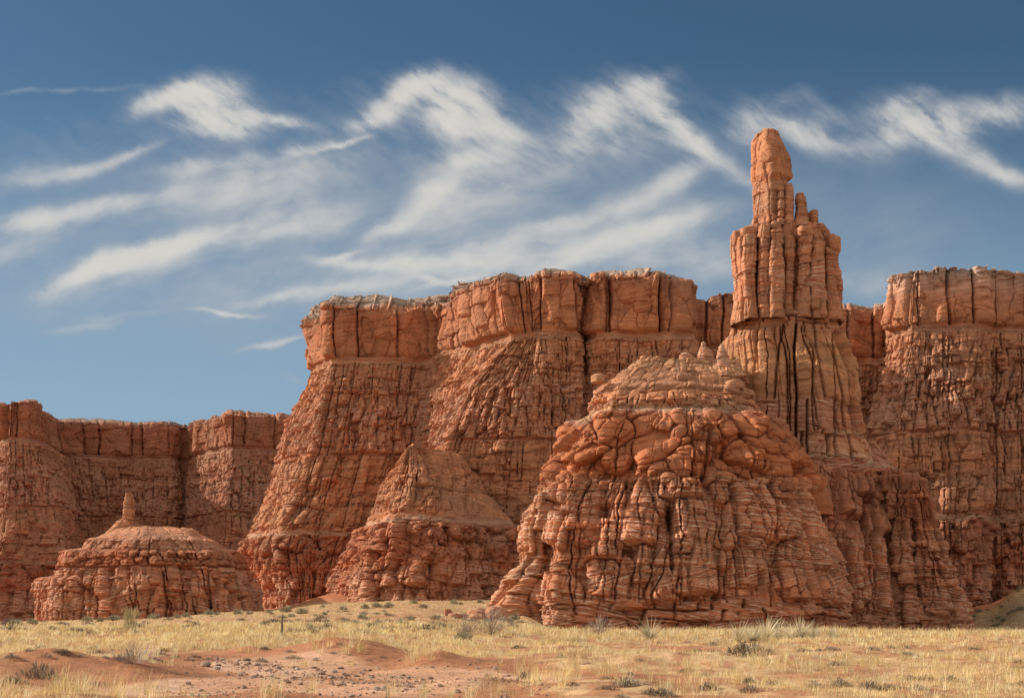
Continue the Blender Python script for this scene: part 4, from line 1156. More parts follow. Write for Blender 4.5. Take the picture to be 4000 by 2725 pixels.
for k, (yy, dp, rws) in enumerate([
    (241.2, 1.5, [(884, 3028, 3062), (820, 3030, 3064), (770, 3034, 3064), (748, 3034, 3062), (736, 3038, 3058)]),
    (241.6, 1.6, [(884, 3058, 3094), (820, 3060, 3096), (770, 3060, 3096), (740, 3066, 3095), (722, 3076, 3092)]),
    (241.4, 1.6, [(888, 3102, 3156), (860, 3102, 3156), (835, 3106, 3152), (822, 3110, 3150), (812, 3109, 3139), (780, 3108, 3140), (758, 3110, 3138)]),
    (242.4, 1.2, [(860, 3132, 3160), (820, 3136, 3152), (790, 3136, 3149), (770, 3138, 3147)]),
    (242.8, 1.7, [(900, 3154, 3190), (870, 3154, 3194), (840, 3150, 3194), (825, 3162, 3192)]),
    (241.8, 1.6, [(916, 3196, 3212), (908, 3190, 3222), (895, 3188, 3225), (882, 3190, 3222), (874, 3196, 3210)]),
]):
    pillar('pinnacle', rws, yy, dp, spire_root, so, 820 + 9 * k, SUM_C, SUM_S, bands=[(930, 700, both(lam(st_brick, 5.0, 1.9, .22, 821 + 9 * k, crack=.1, rv=.4), lam(st_pillow, 1.0, 1.2, .12, 822 + 9 * k, crack=.05)))], power=2.8, res=.10, fine=.08, big=(1.6, .12), colY=242.0)

# ------------------------------------------------------------------ the ground
TY = np.array([-400, 0, 12, 25, 32, 40, 55, 70, 85, 100, 120, 150, 200, 260, 330, 380, 450, 700, 1500, 9000], float)
TU = np.array([-8000, -2000, 0, 500, 1000, 1300, 1600, 1900, 2050, 2200, 2800, 3300, 3700, 3850, 4000, 4400, 6000, 12000], float)
_tab = {  # photo column: heights along TY
    -8000: [.2, .2, .35, .52, .66, .85, 1.1, 1.35, 1.6, 1.8, 2.0, 2.2, 2.5, 2.8, 3.2, 3.6, 4.2, 6, 12, 40],
    0:     [.2, .2, .35, .62, .80, .98, 1.12, 1.35, 1.6, 1.8, 2.0, 2.2, 2.5, 2.8, 3.2, 3.6, 4.2, 6, 12, 40],
    500:   [.2, .2, .35, .55, .66, .92, 1.12, 1.38, 1.65, 1.85, 2.1, 2.4, 2.9, 3.4, 4.2, 4.8, 5.5, 8, 12, 40],
    1000:  [.2, .2, .35, .46, .54, .78, 1.10, 1.42, 1.7, 1.95, 2.25, 2.7, 3.6, 4.8, 6.2, 7.0, 8.0, 10, 14, 40],
    1300:  [.2, .2, .35, .45, .52, .74, 1.10, 1.44, 1.75, 2.0, 2.35, 3.0, 4.2, 5.8, 7.6, 9.6, 10, 11, 14, 40],
    1600:  [.2, .2, .35, .45, .52, .74, 1.10, 1.44, 1.78, 2.05, 2.45, 3.1, 4.4, 6.2, 8.4, 9.4, 10, 11, 14, 40],
    1900:  [.2, .2, .35, .46, .54, .76, 1.06, 1.40, 1.70, 1.88, 2.1, 2.35, 3.0, 5.6, 8.6, 9.2, 10, 11, 14, 40],
    2050:  [.2, .2, .35, .48, .58, .78, 1.08, 1.38, 1.62, 1.78, 2.0, 2.3, 3.2, 5.0, 7.0, 8.4, 10, 11, 14, 40],
    2200:  [.2, .2, .35, .50, .64, .84, 1.12, 1.36, 1.52, 1.55, 1.5, 1.4, 1.2, 2.0, 3.0, 4.0, 6, 8, 12, 40],
    2800:  [.2, .2, .35, .52, .68, .88, 1.16, 1.38, 1.50, 1.46, 1.3, 1.0, .6, .6, 1.0, 2.0, 4, 6, 12, 40],
    3700:  [.2, .2, .35, .52, .68, .86, 1.14, 1.34, 1.44, 1.38, 1.2, .9, .4, .6, 3.0, 9.0, 12, 12, 14, 40],
    3850:  [.2, .2, .35, .52, .68, .86, 1.14, 1.34, 1.42, 1.36, 1.2, 0.9, 0.9, 2.4, 6.4, 10.2, 12, 12, 14, 40],
    4000:  [.2, .2, .35, .52, .68, .86, 1.14, 1.34, 1.40, 1.36, 1.2, 1.2, 2.0, 5.5, 11.5, 12.0, 12, 12, 14, 40],
    4400:  [.2, .2, .35, .52, .68, .86, 1.14, 1.34, 1.45, 1.5, 1.5, 1.8, 3.6, 8, 12, 12, 12, 12, 14, 40],
    12000: [.2, .2, .35, .52, .68, .86, 1.14, 1.34, 1.5, 1.6, 1.8, 2.4, 4.0, 6, 7, 8, 9, 10, 14, 40],
}
_tab[-2000] = _tab[-8000]; _tab[3300] = _tab[2800]; _tab[6000] = _tab[12000]
TZ = np.array([_tab[int(u)] for u in TU], float)


def table_z(x, y):
    u = 2000 + F * x / np.maximum(y, 12.0)
    iu = np.clip(np.searchsorted(TU, u) - 1, 0, len(TU) - 2)
    fu = np.clip((u - TU[iu]) / (TU[iu + 1] - TU[iu]), 0, 1); fu = fu * fu * (3 - 2 * fu)
    iy = np.clip(np.searchsorted(TY, y) - 1, 0, len(TY) - 2)
    fy = np.clip((y - TY[iy]) / (TY[iy + 1] - TY[iy]), 0, 1)
    a = TZ[iu, iy] * (1 - fu) + TZ[iu + 1, iy] * fu
    b = TZ[iu, iy + 1] * (1 - fu) + TZ[iu + 1, iy + 1] * fu
    return a * (1 - fy) + b * fy


def place(px, Y):
    return (px - 2000.0) / F * Y, Y


# mounds and hollows in the foreground: (px, Y, radius x, radius y, height)
MOUNDS = [(1335, 378, 9, 12, 2.0), (2010, 206, 5.0, 7.0, 1.2), (1395, 45, 1.7, 2.6, .52), (1250, 47, 1.3, 2.6, .34), (1715, 41, .75, 1.2, .26), (1870, 29.5, 1.1, 1.3, .20), (960, 47, .9, 1.2, .22), (320, 34, 2.3, 1.2, .24), (80, 33, 2.0, 1.6, .26),
          (470, 36, 1.0, 1.0, .16), (2150, 50, 2.2, 2.0, .16), (2450, 30, 1.3, 1.2, .16), (1000, 34.5, 2.2, 1.2, -.10), (1500, 36, 3.5, 2.6, -.17), (2000, 35, 2.6, 2.2, -.16), (700, 29, 2.6, 2.0, -.10),
          (2750, 60, 3, 3, .14), (3200, 45, 2.2, 2.0, .14), (3700, 55, 3, 3, .16), (2600, 40, 1.6, 1.6, .14), (3500, 34, 1.6, 1.4, .12), (3050, 36, 1.5, 1.3, .10)]


def edge_noise(x, y):
    return fbm2(x * 0.35, y * 0.22, 4, 905)


def bare_mask(x, y):
    """1 on the bare wash and its banks, 0 in the grass"""
    u = 2000 + F * x / np.maximum(y, 12.0)
    row = HORIZON + (EYE - table_z(x, y)) / np.maximum(y, 12.0) * F
    n = edge_noise(x, y)
    m = np.zeros(np.shape(x))
    for cu, cr, ru, rr in [(1150, 2655, 900, 78), (1700, 2610, 520, 46), (350, 2640, 560, 52), (1300, 2572, 420, 26), (900, 2575, 420, 34), (1500, 2725, 800, 60), (2330, 2622, 150, 14), (2480, 2660, 260, 14)]:
        d = ((u - cu) / ru) ** 2 + ((row - cr) / rr) ** 2
        m = np.maximum(m, 1.15 - d)
    m = sstep(m + 0.55 * n, 0.15, 0.55)
    # little bare scars further out
    s = fbm2(x * 0.16, y * 0.10, 4, 911)
    return np.maximum(m, 0.85 * sstep(s, 0.28, 0.46) * sstep(y, 30, 40))


def path_mask(x, y):
    u = 2000 + F * x / np.maximum(y, 12.0)
    row = HORIZON + (EYE - table_z(x, y)) / np.maximum(y, 12.0) * F
    n = edge_noise(x * 1.6 + 4, y * 1.6)
    m = np.zeros(np.shape(x))
    for cu, cr, ru, rr in [(1750, 2622, 520, 24), (1150, 2600, 360, 34), (1080, 2650, 420, 30), (1900, 2652, 420, 22), (1400, 2690, 500, 36), (700, 2680, 330, 36), (2080, 2616, 130, 6)]:
        d = ((u - cu) / ru) ** 2 + ((row - cr) / rr) ** 2
        m = np.maximum(m, 1.1 - d)
    return sstep(m + 0.5 * n, 0.15, 0.6)


def ground_z(x, y):
    x = np.asarray(x, float); y = np.asarray(y, float)
    z = table_z(x, y)
    near = sstep(y, 8, 24)
    for px, Y, rx, ry, h in MOUNDS:
        cx, cy = place(px, Y)
        d = ((x - cx) / rx) ** 2 + ((y - cy) / ry) ** 2
        z = z + h * np.exp(-d) * (1 + .25 * fbm2(x * 1.3, y * 1.3, 3, 77))
    far = np.clip(y / 150.0, 0, 1)
    z = z + near * (0.10 * fbm2(x * 0.25, y * 0.25, 3, 901) + 0.09 * fbm2(x * 0.9, y * 0.6, 3, 902) * (1 - .8 * path_mask(x, y)))
    z = z + far * 0.45 * fbm2(x * 0.05, y * 0.05, 3, 903)
    return z


def ground_at(px, row, y0=22.0, y1=420.0):
    """where the line of sight down a photo column first meets the ground at or above this row"""
    ysamp = np.geomspace(y0, y1, 700)
    x = (px - 2000) / F * ysamp
    r = HORIZON + (EYE - ground_z(x, ysamp)) / ysamp * F
    k = np.argmax(r <= row)
    if not (r <= row).any():
        k = len(ysamp) - 1
    return float(x[k]), float(ysamp[k]), float(ground_z(np.array([x[k]]), np.array([ysamp[k]]))[0])


def build_ground():
    ui = np.linspace(-0.42, 0.42, 620)
    uo = np.geomspace(0.43, 9.0, 42)
    us = np.concatenate([-uo[::-1], ui, uo])
    yn = [-300, -150, -70, -30, -10, 0, 6, 12, 16, 19]
    y = 21.0
    while y < 430:
        yn.append(y); y += max(0.055, y * 0.0042)
    yn += list(np.geomspace(440, 9000, 34))
    yn = np.array(yn)
    U_, Y_ = np.meshgrid(us, yn)
    X_ = U_ * np.maximum(Y_, 14.0)
    Z_ = ground_z(X_, Y_)
    V = np.stack([X_, Y_, Z_], -1).reshape(-1, 3)
    faces = grid_faces(len(yn), len(us))
    bare = bare_mask(X_, Y_); pathm = path_mask(X_, Y_)
    soil = np.array((0.36, 0.158, 0.080)); dark = np.array((0.25, 0.105, 0.058)); litter = np.array((0.49, 0.315, 0.17)); pale = np.array((0.50, 0.275, 0.170)); grey = np.array((0.56, 0.37, 0.26))
    n1 = fbm2(X_ * .5, Y_ * .35, 4, 921); n2 = fbm2(X_ * 1.7, Y_ * 1.2, 4, 922); n3 = fbm2(X_ * .12, Y_ * .07, 3, 923)
    C = soil * (1 - .5 * sstep(n1, .0, .5))[..., None] + dark * (.5 * sstep(n1, .0, .5))[..., None]
    g = (1 - bare) * (0.18 + 0.72 * sstep(n2 + .6 * n1, -.2, .3))
    C = C * (1 - g)[..., None] + litter * g[..., None]
    far = sstep(Y_, 110, 190)
    # the valley floor in front of the cliffs: straw on red earth
    fl = far * (0.35 + .5 * sstep(n3 + .5 * n1, -.2, .3))
    C = C * (1 - fl)[..., None] + np.array((0.43, 0.275, 0.15)) * fl[..., None]
    # red talus under the cliffs, sage-grey slope at the right
    u = 2000 + F * X_ / np.maximum(Y_, 12)
    tal = sstep(Y_, 345, 372) * (u < 1450) + sstep(Y_, 300, 345) * (u > 3700)
    tal = np.clip(tal, 0, 1)
    C = C * (1 - tal)[..., None] + np.array((0.36, 0.135, 0.065)) * tal[..., None]
    sage = sstep(u, 3760, 3880) * sstep(Y_, 170, 210) * (1 - sstep(Y_, 285, 310)) * .75
    C = C * (1 - sage)[..., None] + np.array((0.27, 0.19, 0.12)) * sage[..., None]
    p = pathm * (1 - .35 * sstep(n2, .0, .5))
    pc_ = pale * (1 - .6 * sstep(n1, .15, .5))[..., None] + grey * (.6 * sstep(n1, .15, .5))[..., None]
    C = C * (1 - p)[..., None] + pc_ * p[..., None]
    C = C * (1 + .12 * n2 + .08 * fbm2(X_ * 5, Y_ * 5, 2, 924))[..., None]
    # the bare path is its own sheet, cut out of the same surface
    pf = pathm.reshape(-1)[faces].mean(1) > 0.5
    Cv = np.clip(C.reshape(-1, 3), .02, .9)
    for nm, sel in (('ground', ~pf), ('dirt_path', pf)):
        fs = faces[sel]
        used = np.unique(fs)
        remap = np.zeros(len(V), dtype=np.int64); remap[used] = np.arange(len(used))
        me = mesh_from(nm, V[used], remap[fs].ravel(), np.full(len(fs), 4))
        set_col(me, Cv[used])
        o = obj(nm, me, SOIL)
        o['kind'] = 'structure'
        o['label'] = 'red desert soil rising gently towards the cliffs' if nm == 'ground' else 'pale pink bare dirt wash crossing the foreground'


build_ground()

# ------------------------------------------------------------------ dry grass and plants
rng = np.random.default_rng(7)


def blades(base, length, width, lean, az, col, curl=0.6, tipk=.35, colvar=0.12):
    """thin bent blades: base (n,3), returns verts, face indices, sizes, colours"""
    n = len(base)
    d = np.stack([np.cos(az), np.sin(az), np.zeros(n)], 1)
    side = np.stack([-np.sin(az), np.cos(az), np.zeros(n)], 1)
    # let blades show a face more often than an edge
    side = side * 0.8 + np.array([0.45, 0, 0]); side /= np.linalg.norm(side, axis=1, keepdims=True)
    up = np.array([0, 0, 1.0])
    a1 = lean; a2 = lean + curl * rng.uniform(.2, 1, n)
    m = base + (d * np.sin(a1)[:, None] + up * np.cos(a1)[:, None]) * (length * .55)[:, None]
    t = m + (d * np.sin(a2)[:, None] + up * np.cos(a2)[:, None]) * (length * .45)[:, None]
    w = width[:, None] * .5
    V = np.stack([base - side * w, base + side * w, m + side * w * .8, m - side * w * .8, t + side * w * tipk, t - side * w * tipk], 1)
    k = np.arange(n)[:, None] * 6
    q = np.concatenate([k + np.array([0, 1, 2, 3]), k + np.array([3, 2, 4, 5])], 1)
    c = col * (1 + colvar * rng.standard_normal((n, 1)))
    c = np.repeat(c[:, None, :], 6, 1)
    return V.reshape(-1, 3), q.reshape(-1), np.full(2 * n, 4), np.clip(c.reshape(-1, 3), .02, .85)


def merge(parts):
    V = []; I = []; N = []; C = []; off = 0
    for v, i, n, c in parts:
        V.append(v); I.append(i + off); N.append(n); C.append(c); off += len(v)
    return np.concatenate(V), np.concatenate(I), np.concatenate(N), np.concatenate(C)


STRAW = np.array([(0.82, 0.63, 0.31), (0.77, 0.56, 0.27), (0.84, 0.70, 0.43), (0.64, 0.44, 0.22), (0.79, 0.63, 0.37)])


def grass_tufts(xy, nb, hmin, hmax, wmin, spread, stiff=1.0, pal=STRAW):
    n = len(xy)
    x = np.repeat(xy[:, 0], nb); y = np.repeat(xy[:, 1], nb)
    size = np.repeat(rng.uniform(.6, 1.25, n), nb)
    r = spread * size * np.sqrt(rng.uniform(0, 1, n * nb)); a = rng.uniform(0, 2 * math.pi, n * nb)
    x = x + r * np.cos(a); y = y + r * np.sin(a)
    z = ground_z(x, y) - .02
    L = rng.uniform(hmin, hmax, n * nb) * size
    W = np.maximum(wmin, y * wmin / 30.0) * rng.uniform(.7, 1.3, n * nb)
    lean = np.abs(rng.normal(0, .38 / stiff, n * nb)) + r * .6
    tone = rng.integers(0, len(pal), n)
    col = np.repeat(pal[tone] * rng.uniform(.8, 1.12, (n, 1)), nb, 0)
    return blades(np.stack([x, y, z], 1), L, W, lean, a + rng.normal(0, .5, n * nb), col)


def scatter(y0, y1, count, umin=-700, umax=4800, keep=None):
    """even on the picture-independent ground: uniform per square metre inside the view wedge"""
    y = np.sqrt(rng.uniform(y0 * y0, y1 * y1, count))
    u = rng.uniform(umin, umax, count)
    x = (u - 2000) / F * y
    k = rng.uniform(0, 1, count) < keep(x, y)
    return np.stack([x[k], y[k]], 1)


def grass_keep(x, y):
    d = 1 - bare_mask(x, y)
    n = fbm2(x * .45, y * .20, 4, 931)
    return d * (0.16 + 0.84 * sstep(n, -.14, .18))


parts = []
parts.append(grass_tufts(scatter(22, 60, 12000, keep=grass_keep), 16, .08, .26, .008, .13))
parts.append(grass_tufts(scatter(22, 60, 7000, keep=lambda x, y: grass_keep(x, y) * .9), 22, .04, .13, .010, .20, .5, STRAW * np.array([.95, .92, .92])))
parts.append(grass_tufts(scatter(55, 105, 20000, keep=grass_keep), 14, .10, .31, .011, .16))
parts.append(grass_tufts(scatter(60, 105, 12000, keep=lambda x, y: grass_keep(x, y)), 12, .05, .16, .013, .28, .5, STRAW * np.array([.95, .92, .92])))
parts.append(grass_tufts(scatter(70, 98, 3500, keep=lambda x, y: np.ones(len(x)) * .8), 12, .22, .48, .010, .18, 1.3))
parts.append(grass_tufts(scatter(100, 360, 26000, umax=2300, keep=lambda x, y: grass_keep(x, y)), 10, .08, .28, .012, .35, .6, STRAW * np.array([.93, .92, .95])))
parts.append(grass_tufts(scatter(200, 330, 3000, umin=3650, umax=4200, keep=lambda x, y: np.ones(len(x)) * .6), 9, .08, .3, .012, .4, .6, STRAW * .8))
# tall stalks along the near edge and on the mounds
near = []
for u0, u1, y0, y1, c in [(-60, 700, 25, 28.2, 46), (700, 2000, 25, 27.6, 26), (1180, 1420, 42, 47, 26), (930, 1000, 45, 48, 8), (1580, 1690, 39, 42, 8), (1900, 4100, 25, 40, 150), (400, 700, 38, 42, 14), (100, 400, 34, 37, 12)]:
    yy = rng.uniform(y0, y1, c); uu = rng.uniform(u0, u1, c)
    near.append(np.stack([(uu - 2000) / F * yy, yy], 1))
parts.append(grass_tufts(np.concatenate(near), 18, .20, .55, .007, .10, 1.5))
gv, gi, gn, gc = merge(parts)
gm = mesh_from('dry_grass', gv, gi, gn, smooth=False)
set_col(gm, gc)
go = obj('dry_grass', gm, PLANT)
go['kind'] = 'stuff'; go['label'] = 'straw coloured dry bunch grass covering the plain'; go['category'] = 'grass'


# shrubs ---------------------------------------------------------------------
def bush_parts(kind, seed):
    """(foliage data, stem data) of one plant about the origin"""
    global rng
    keep_rng = rng
    rng = np.random.default_rng(seed)
    if kind == 'sage':            # rounded grey-green sagebrush
        n = 420
        v = rng.standard_normal((n, 3)); v /= np.linalg.norm(v, axis=1, keepdims=True); v[:, 2] = np.abs(v[:, 2])
        r = rng.uniform(.35, 1, n) ** .6
        p = v * r[:, None] * np.array([.55, .55, .50]) * (1 + .25 * vnoise3(v[:, 0] * 2, v[:, 1] * 2, v[:, 2] * 2, seed))[:, None]
        col = np.array([(0.32, 0.285, 0.185), (0.39, 0.34, 0.225), (0.26, 0.235, 0.15)])[rng.integers(0, 3, n)]
        fol = blades(p, rng.uniform(.10, .2, n), rng.uniform(.03, .05, n), rng.uniform(0, 1.0, n), np.arctan2(v[:, 1], v[:, 0]), col)
        m = 40
        b = np.zeros((m, 3)); b[:, :2] = rng.normal(0, .05, (m, 2))
        st = blades(b, rng.uniform(.3, .55, m), np.full(m, .025), rng.uniform(.1, 1.0, m), rng.uniform(0, 6.28, m), np.tile(np.array([(0.2, .15, .11)]), (m, 1)))
    elif kind == 'mat':           # low dark grey cushion
        n = 360
        a = rng.uniform(0, 6.28, n); r = np.sqrt(rng.uniform(0, 1, n))
        p = np.stack([r * np.cos(a) * .55, r * np.sin(a) * .42, (1 - r * r) * .16 * rng.uniform(.4, 1.2, n)], 1)
        col = np.array([(0.24, 0.195, 0.15), (0.31, 0.25, 0.18), (0.17, 0.14, 0.11)])[rng.integers(0, 3, n)]
        fol = blades(p, rng.uniform(.04, .11, n), rng.uniform(.015, .03, n), rng.uniform(.3, 1.5, n), a, col)
        m = 16
        b = np.zeros((m, 3)); b[:, :2] = rng.normal(0, .1, (m, 2))
        st = blades(b, rng.uniform(.12, .22, m), np.full(m, .02), rng.uniform(.2, 1.2, m), rng.uniform(0, 6.28, m), np.tile(np.array([(0.13, .1, .08)]), (m, 1)))
    elif kind == 'twig':          # leafless pale grey bush of fine twigs
        n = 520
        a = rng.uniform(0, 6.28, n); el = np.arccos(rng.uniform(.12, 1, n))
        d = np.stack([np.cos(a) * np.sin(el), np.sin(a) * np.sin(el), np.cos(el)], 1)
        p = d * rng.uniform(.12, .62, n)[:, None]
        col = np.array([(0.40, 0.32, 0.26), (0.33, 0.26, 0.215), (0.46, 0.38, 0.31)])[rng.integers(0, 3, n)]
        fol = blades(p, rng.uniform(.14, .32, n), rng.uniform(.006, .011, n), np.clip(el + rng.normal(0, .35, n), 0, 1.6), a + rng.normal(0, .5, n), col, curl=.3)
        m = 34
        b = np.zeros((m, 3)); b[:, :2] = rng.normal(0, .03, (m, 2))
        st = blades(b, rng.uniform(.4, .7, m), np.full(m, .02), rng.uniform(.1, 1.25, m), rng.uniform(0, 6.28, m), np.tile(np.array([(0.27, .21, .17)]), (m, 1)), curl=.2)
    elif kind == 'broom':         # upright yellow-green bush
        n = 520
        a = rng.uniform(0, 6.28, n); r = np.sqrt(rng.uniform(0, 1, n)) * .22
        h = rng.uniform(.05, .95, n)
        p = np.stack([r * np.cos(a) * (1 + h), r * np.sin(a) * (1 + h), h], 1)
        col = np.array([(0.46, 0.39, 0.20), (0.52, 0.43, 0.23), (0.36, 0.31, 0.16)])[rng.integers(0, 3, n)]
        fol = blades(p, rng.uniform(.12, .32, n), rng.uniform(.010, .018, n), np.abs(rng.normal(0, .35, n)), a, col, curl=.3)
        m = 24
        b = np.zeros((m, 3)); b[:, :2] = rng.normal(0, .06, (m, 2))
        st = blades(b, rng.uniform(.6, 1.0, m), np.full(m, .018), rng.uniform(.0, .3, m), rng.uniform(0, 6.28, m), np.tile(np.array([(0.28, .22, .13)]), (m, 1)))
    elif kind == 'yucca':         # rosette of stiff pale spikes
        n = 130
        a = rng.uniform(0, 6.28, n); el = np.arccos(rng.uniform(.05, 1, n))
        b = np.zeros((n, 3)); b[:, 2] = .08
        col = np.array([(0.68, 0.58, 0.40), (0.60, 0.51, 0.33), (0.52, 0.46, 0.29)])[rng.integers(0, 3, n)]
        fol = blades(b, rng.uniform(.55, .85, n), rng.uniform(.018, .028, n), el, a, col, curl=.12, tipk=.1)
        m = 10
        b = np.zeros((m, 3)); b[:, :2] = rng.normal(0, .05, (m, 2))
        st = blades(b, rng.uniform(.1, .2, m), np.full(m, .06), rng.uniform(.0, .5, m), rng.uniform(0, 6.28, m), np.tile(np.array([(0.2, .15, .09)]), (m, 1)))
    rng = keep_rng
    ids = st[1].copy(); ids[ids % 6 == 0] = 0; ids[ids % 6 == 1] = 1      # stems spring from one root
    st = (st[0], ids, st[2], st[3])
    return fol, st


def bush_mesh(data, name):
    me = mesh_from(name, data[0], data[1], data[2], smooth=False)
    set_col(me, data[3])
    return me


BUSH = {}
for kind, cnt in (('sage', 4), ('mat', 5), ('twig', 3), ('broom', 2), ('yucca', 4)):
    BUSH[kind] = [(bush_mesh(f, kind + '_foliage'), bush_mesh(s, kind + '_stems')) for f, s in (bush_parts(kind, 40 + 7 * i + len(kind)) for i in range(cnt))]
KNAME = {'sage': 'sagebrush', 'mat': 'mat_shrub', 'twig': 'twig_shrub', 'broom': 'broom_shrub', 'yucca': 'yucca'}
FNAME = {'sage': 'foliage', 'mat': 'foliage', 'twig': 'twigs', 'broom': 'foliage', 'yucca': 'leaves'}


def plant(kind, px, row, size, label, cat, group=None, y=None, squash=1.0):
    if y is None:
        x, yy, z = ground_at(px, row)
    else:
        x, yy = place(px, y); z = float(ground_z(np.array([x]), np.array([yy]))[0])
    root = empty(KNAME[kind], (x, yy, z - .03), label, cat, group)
    root.rotation_euler = (0, 0, float(rng.uniform(0, 6.28)))
    root.scale = (size, size, size * squash)
    fm_, sm_ = BUSH[kind][int(rng.integers(0, len(BUSH[kind])))]
    obj(FNAME[kind], fm_, TWIG if kind in ('mat', 'twig') else PLANT, root)
    obj('stems', sm_, TWIG, root)
    return root


# plants one can point to in the photograph
plant('twig', 522, 2592, 1.1, 'leafless pale grey twiggy shrub on the bank above the bare wash', 'shrub', squash=.75)
plant('broom', 512, 2470, 1.25, 'upright yellow green bush standing before the low finger butte', 'shrub')
plant('twig', 1915, 2482, 1.9, 'large grey thorny bush beside the fallen stones at the foot of the striped butte', 'shrub')
plant('twig', 1830, 2482, 1.5, 'broad pale bush just left of the large grey thorny bush', 'shrub')
plant('twig', 2335, 2484, 1.6, 'bleached twiggy bush alone against the base of the striped butte', 'shrub')
plant('sage', 1812, 2500, .8, 'small round grey bush in straw grass below the fallen stones', 'shrub')
plant('mat', 142, 2650, 1.0, 'dark tangled clump hanging over the edge of the left cut bank', 'shrub', squash=1.8)
plant('mat', 52, 2668, .55, 'small dark clump low on the cut bank near the left edge', 'shrub', squash=1.5)
plant('mat', 2925, 2563, 1.5, 'dark grey mat with grass growing through it, middle of the right flat', 'shrub', squash=1.6)
plant('broom', 460, 2420, 1.2, 'thin pale bush sticking up on the rise left of the yellow green bush', 'shrub') if False else None
# rows of pale spiky yuccas on the crest
for i, (px, row, s) in enumerate([(2540, 2498, 1.35), (2885, 2508, 1.25), (2990, 2500, 1.5), (3040, 2500, 1.4), (3090, 2498, 1.2), (3125, 2500, 1.55), (2950, 2500, 1.0), (3260, 2500, 1.0), (2935, 2502, .9), (3175, 2500, 1.1)]):
    lab = ['lone green yucca with a flower stalk base under the striped butte', 'round spiky yucca rosette lowest on the crest under the butte'][i] if i < 2 else 'pale bleached yucca in the spiky row along the crest under the striped butte'
    plant('yucca', px, row, s, lab, 'yucca', 'yuccas along the crest')
# sage along the feet of the cliffs and up the slope
for px, row, s in [(600, 2418, 1.9), (690, 2414, 1.4), (725, 2411, 1.6), (815, 2402, 2.6), (845, 2402, 1.8), (930, 2399, 2.2), (975, 2398, 1.4), (340, 2428, 1.6), (440, 2424, 1.9), (125, 2437, 1.5), (60, 2444, 1.7), (390, 2428, 1.2), (1118, 2390, 2.6), (1180, 2396, 2.2), (1050, 2394, 1.6),
                   (1340, 2382, 1.6), (1425, 2376, 1.7), (1470, 2372, 2.1), (1515, 2374, 2.3), (1615, 2358, 2.2), (1655, 2374, 1.8), (1775, 2358, 2.2), (1875, 2354, 2.0), (1800, 2360, 1.2), (1260, 2372, 1.5), (1950, 2362, 1.7), (2035, 2400, 1.6), (2010, 2420, 1.7), (1985, 2430, 1.4)]:
    lab = 'grey green sagebrush at the foot of the low finger butte' if px < 1010 else ('grey green sagebrush at the foot of the central mesa' if px < 1970 else 'sagebrush on red earth beside the low fin of the striped butte')
    plant('sage', px, row, s * .8, lab, 'shrub', 'sagebrush along the cliff feet' if px < 1970 else 'sagebrush beside the low fin')
for k in range(95):
    u = float(rng.uniform(0, 2030)); row = float(rng.uniform(2388 + max(0, (900 - u)) * .045, 2475))
    plant('mat', u, row, float(rng.uniform(.8, 1.9)), 'low dark grey mat shrub in straw grass on the rise left of the striped butte', 'shrub', 'mat shrubs on the left rise', squash=float(rng.uniform(.8, 1.5)))
for k in range(26):
    u = float(rng.uniform(1000, 2000)); row = float(rng.uniform(2390, 2455))
    plant('sage', u, row, float(rng.uniform(.5, .95)), 'small sage clump in straw grass on the slope below the central mesa', 'shrub', 'sage clumps below the central mesa')
for k in range(70):
    u = float(rng.uniform(2000, 4020)); row = float(2500 + 225 * rng.uniform(0, 1) ** 1.1)
    plant('mat', u, row, float(rng.uniform(.25, .62)), 'low dark grey mat shrub in dry grass on the right flat before the butte', 'shrub', 'mat shrubs on the right flat', squash=float(rng.uniform(.9, 1.8)))
for k in range(34):
    u = float(rng.uniform(1205, 1590)); row = float(rng.uniform(2515, 2590))
    plant('mat', u, row, float(rng.uniform(.12, .32)), 'tiny dark cushion plant on the sandy mound beside the bare wash', 'shrub', 'cushion plants on the sandy mound', squash=1.5)
for k in range(30):
    u = float(rng.uniform(0, 1150)); row = float(rng.uniform(2530, 2590))
    plant('mat', u, row, float(rng.uniform(.25, .6)), 'low dark mat shrub on the bank left of the sandy mound', 'shrub', 'mat shrubs on the left bank', squash=1.4)
for k in range(36):
    yy = float(rng.uniform(215, 330)); u = float(rng.uniform(3760, 4060))
    plant('sage' if k % 2 else 'mat', u, 0, float(rng.uniform(.9, 1.8)), ('sage bush' if k % 2 else 'dark mat shrub') + ' on the shaded slope at the right edge below the cliff', 'shrub', 'shrubs on the shaded right slope', y=yy)


# ------------------------------------------------------------------ stones and a stake
def stone_mesh(seed, flat=.6, cuts=3, name='stone'):
    bm = bmesh.new()
    bmesh.ops.create_icosphere(bm, subdivisions=cuts, radius=1.0)
    co = np.array([v.co[:] for v in bm.verts])
    f = 1 + .28 * fbm3(co[:, 0] * 1.1 + seed, co[:, 1] * 1.1, co[:, 2] * 1.1, 3, seed)
    # knock planes off it
    r = np.random.default_rng(seed)
    P = co * f[:, None]
    for _ in range(9):
        nrm = r.standard_normal(3); nrm /= np.linalg.norm(nrm)
        d = r.uniform(.55, .85)
        s = P @ nrm
        P = P - np.outer(np.maximum(s - d, 0), nrm) * .9
    P[:, 2] *= flat
    faces = np.array([[l.vert.index for l in fc.loops] for fc in bm.faces])
    bm.free()
    return P, faces


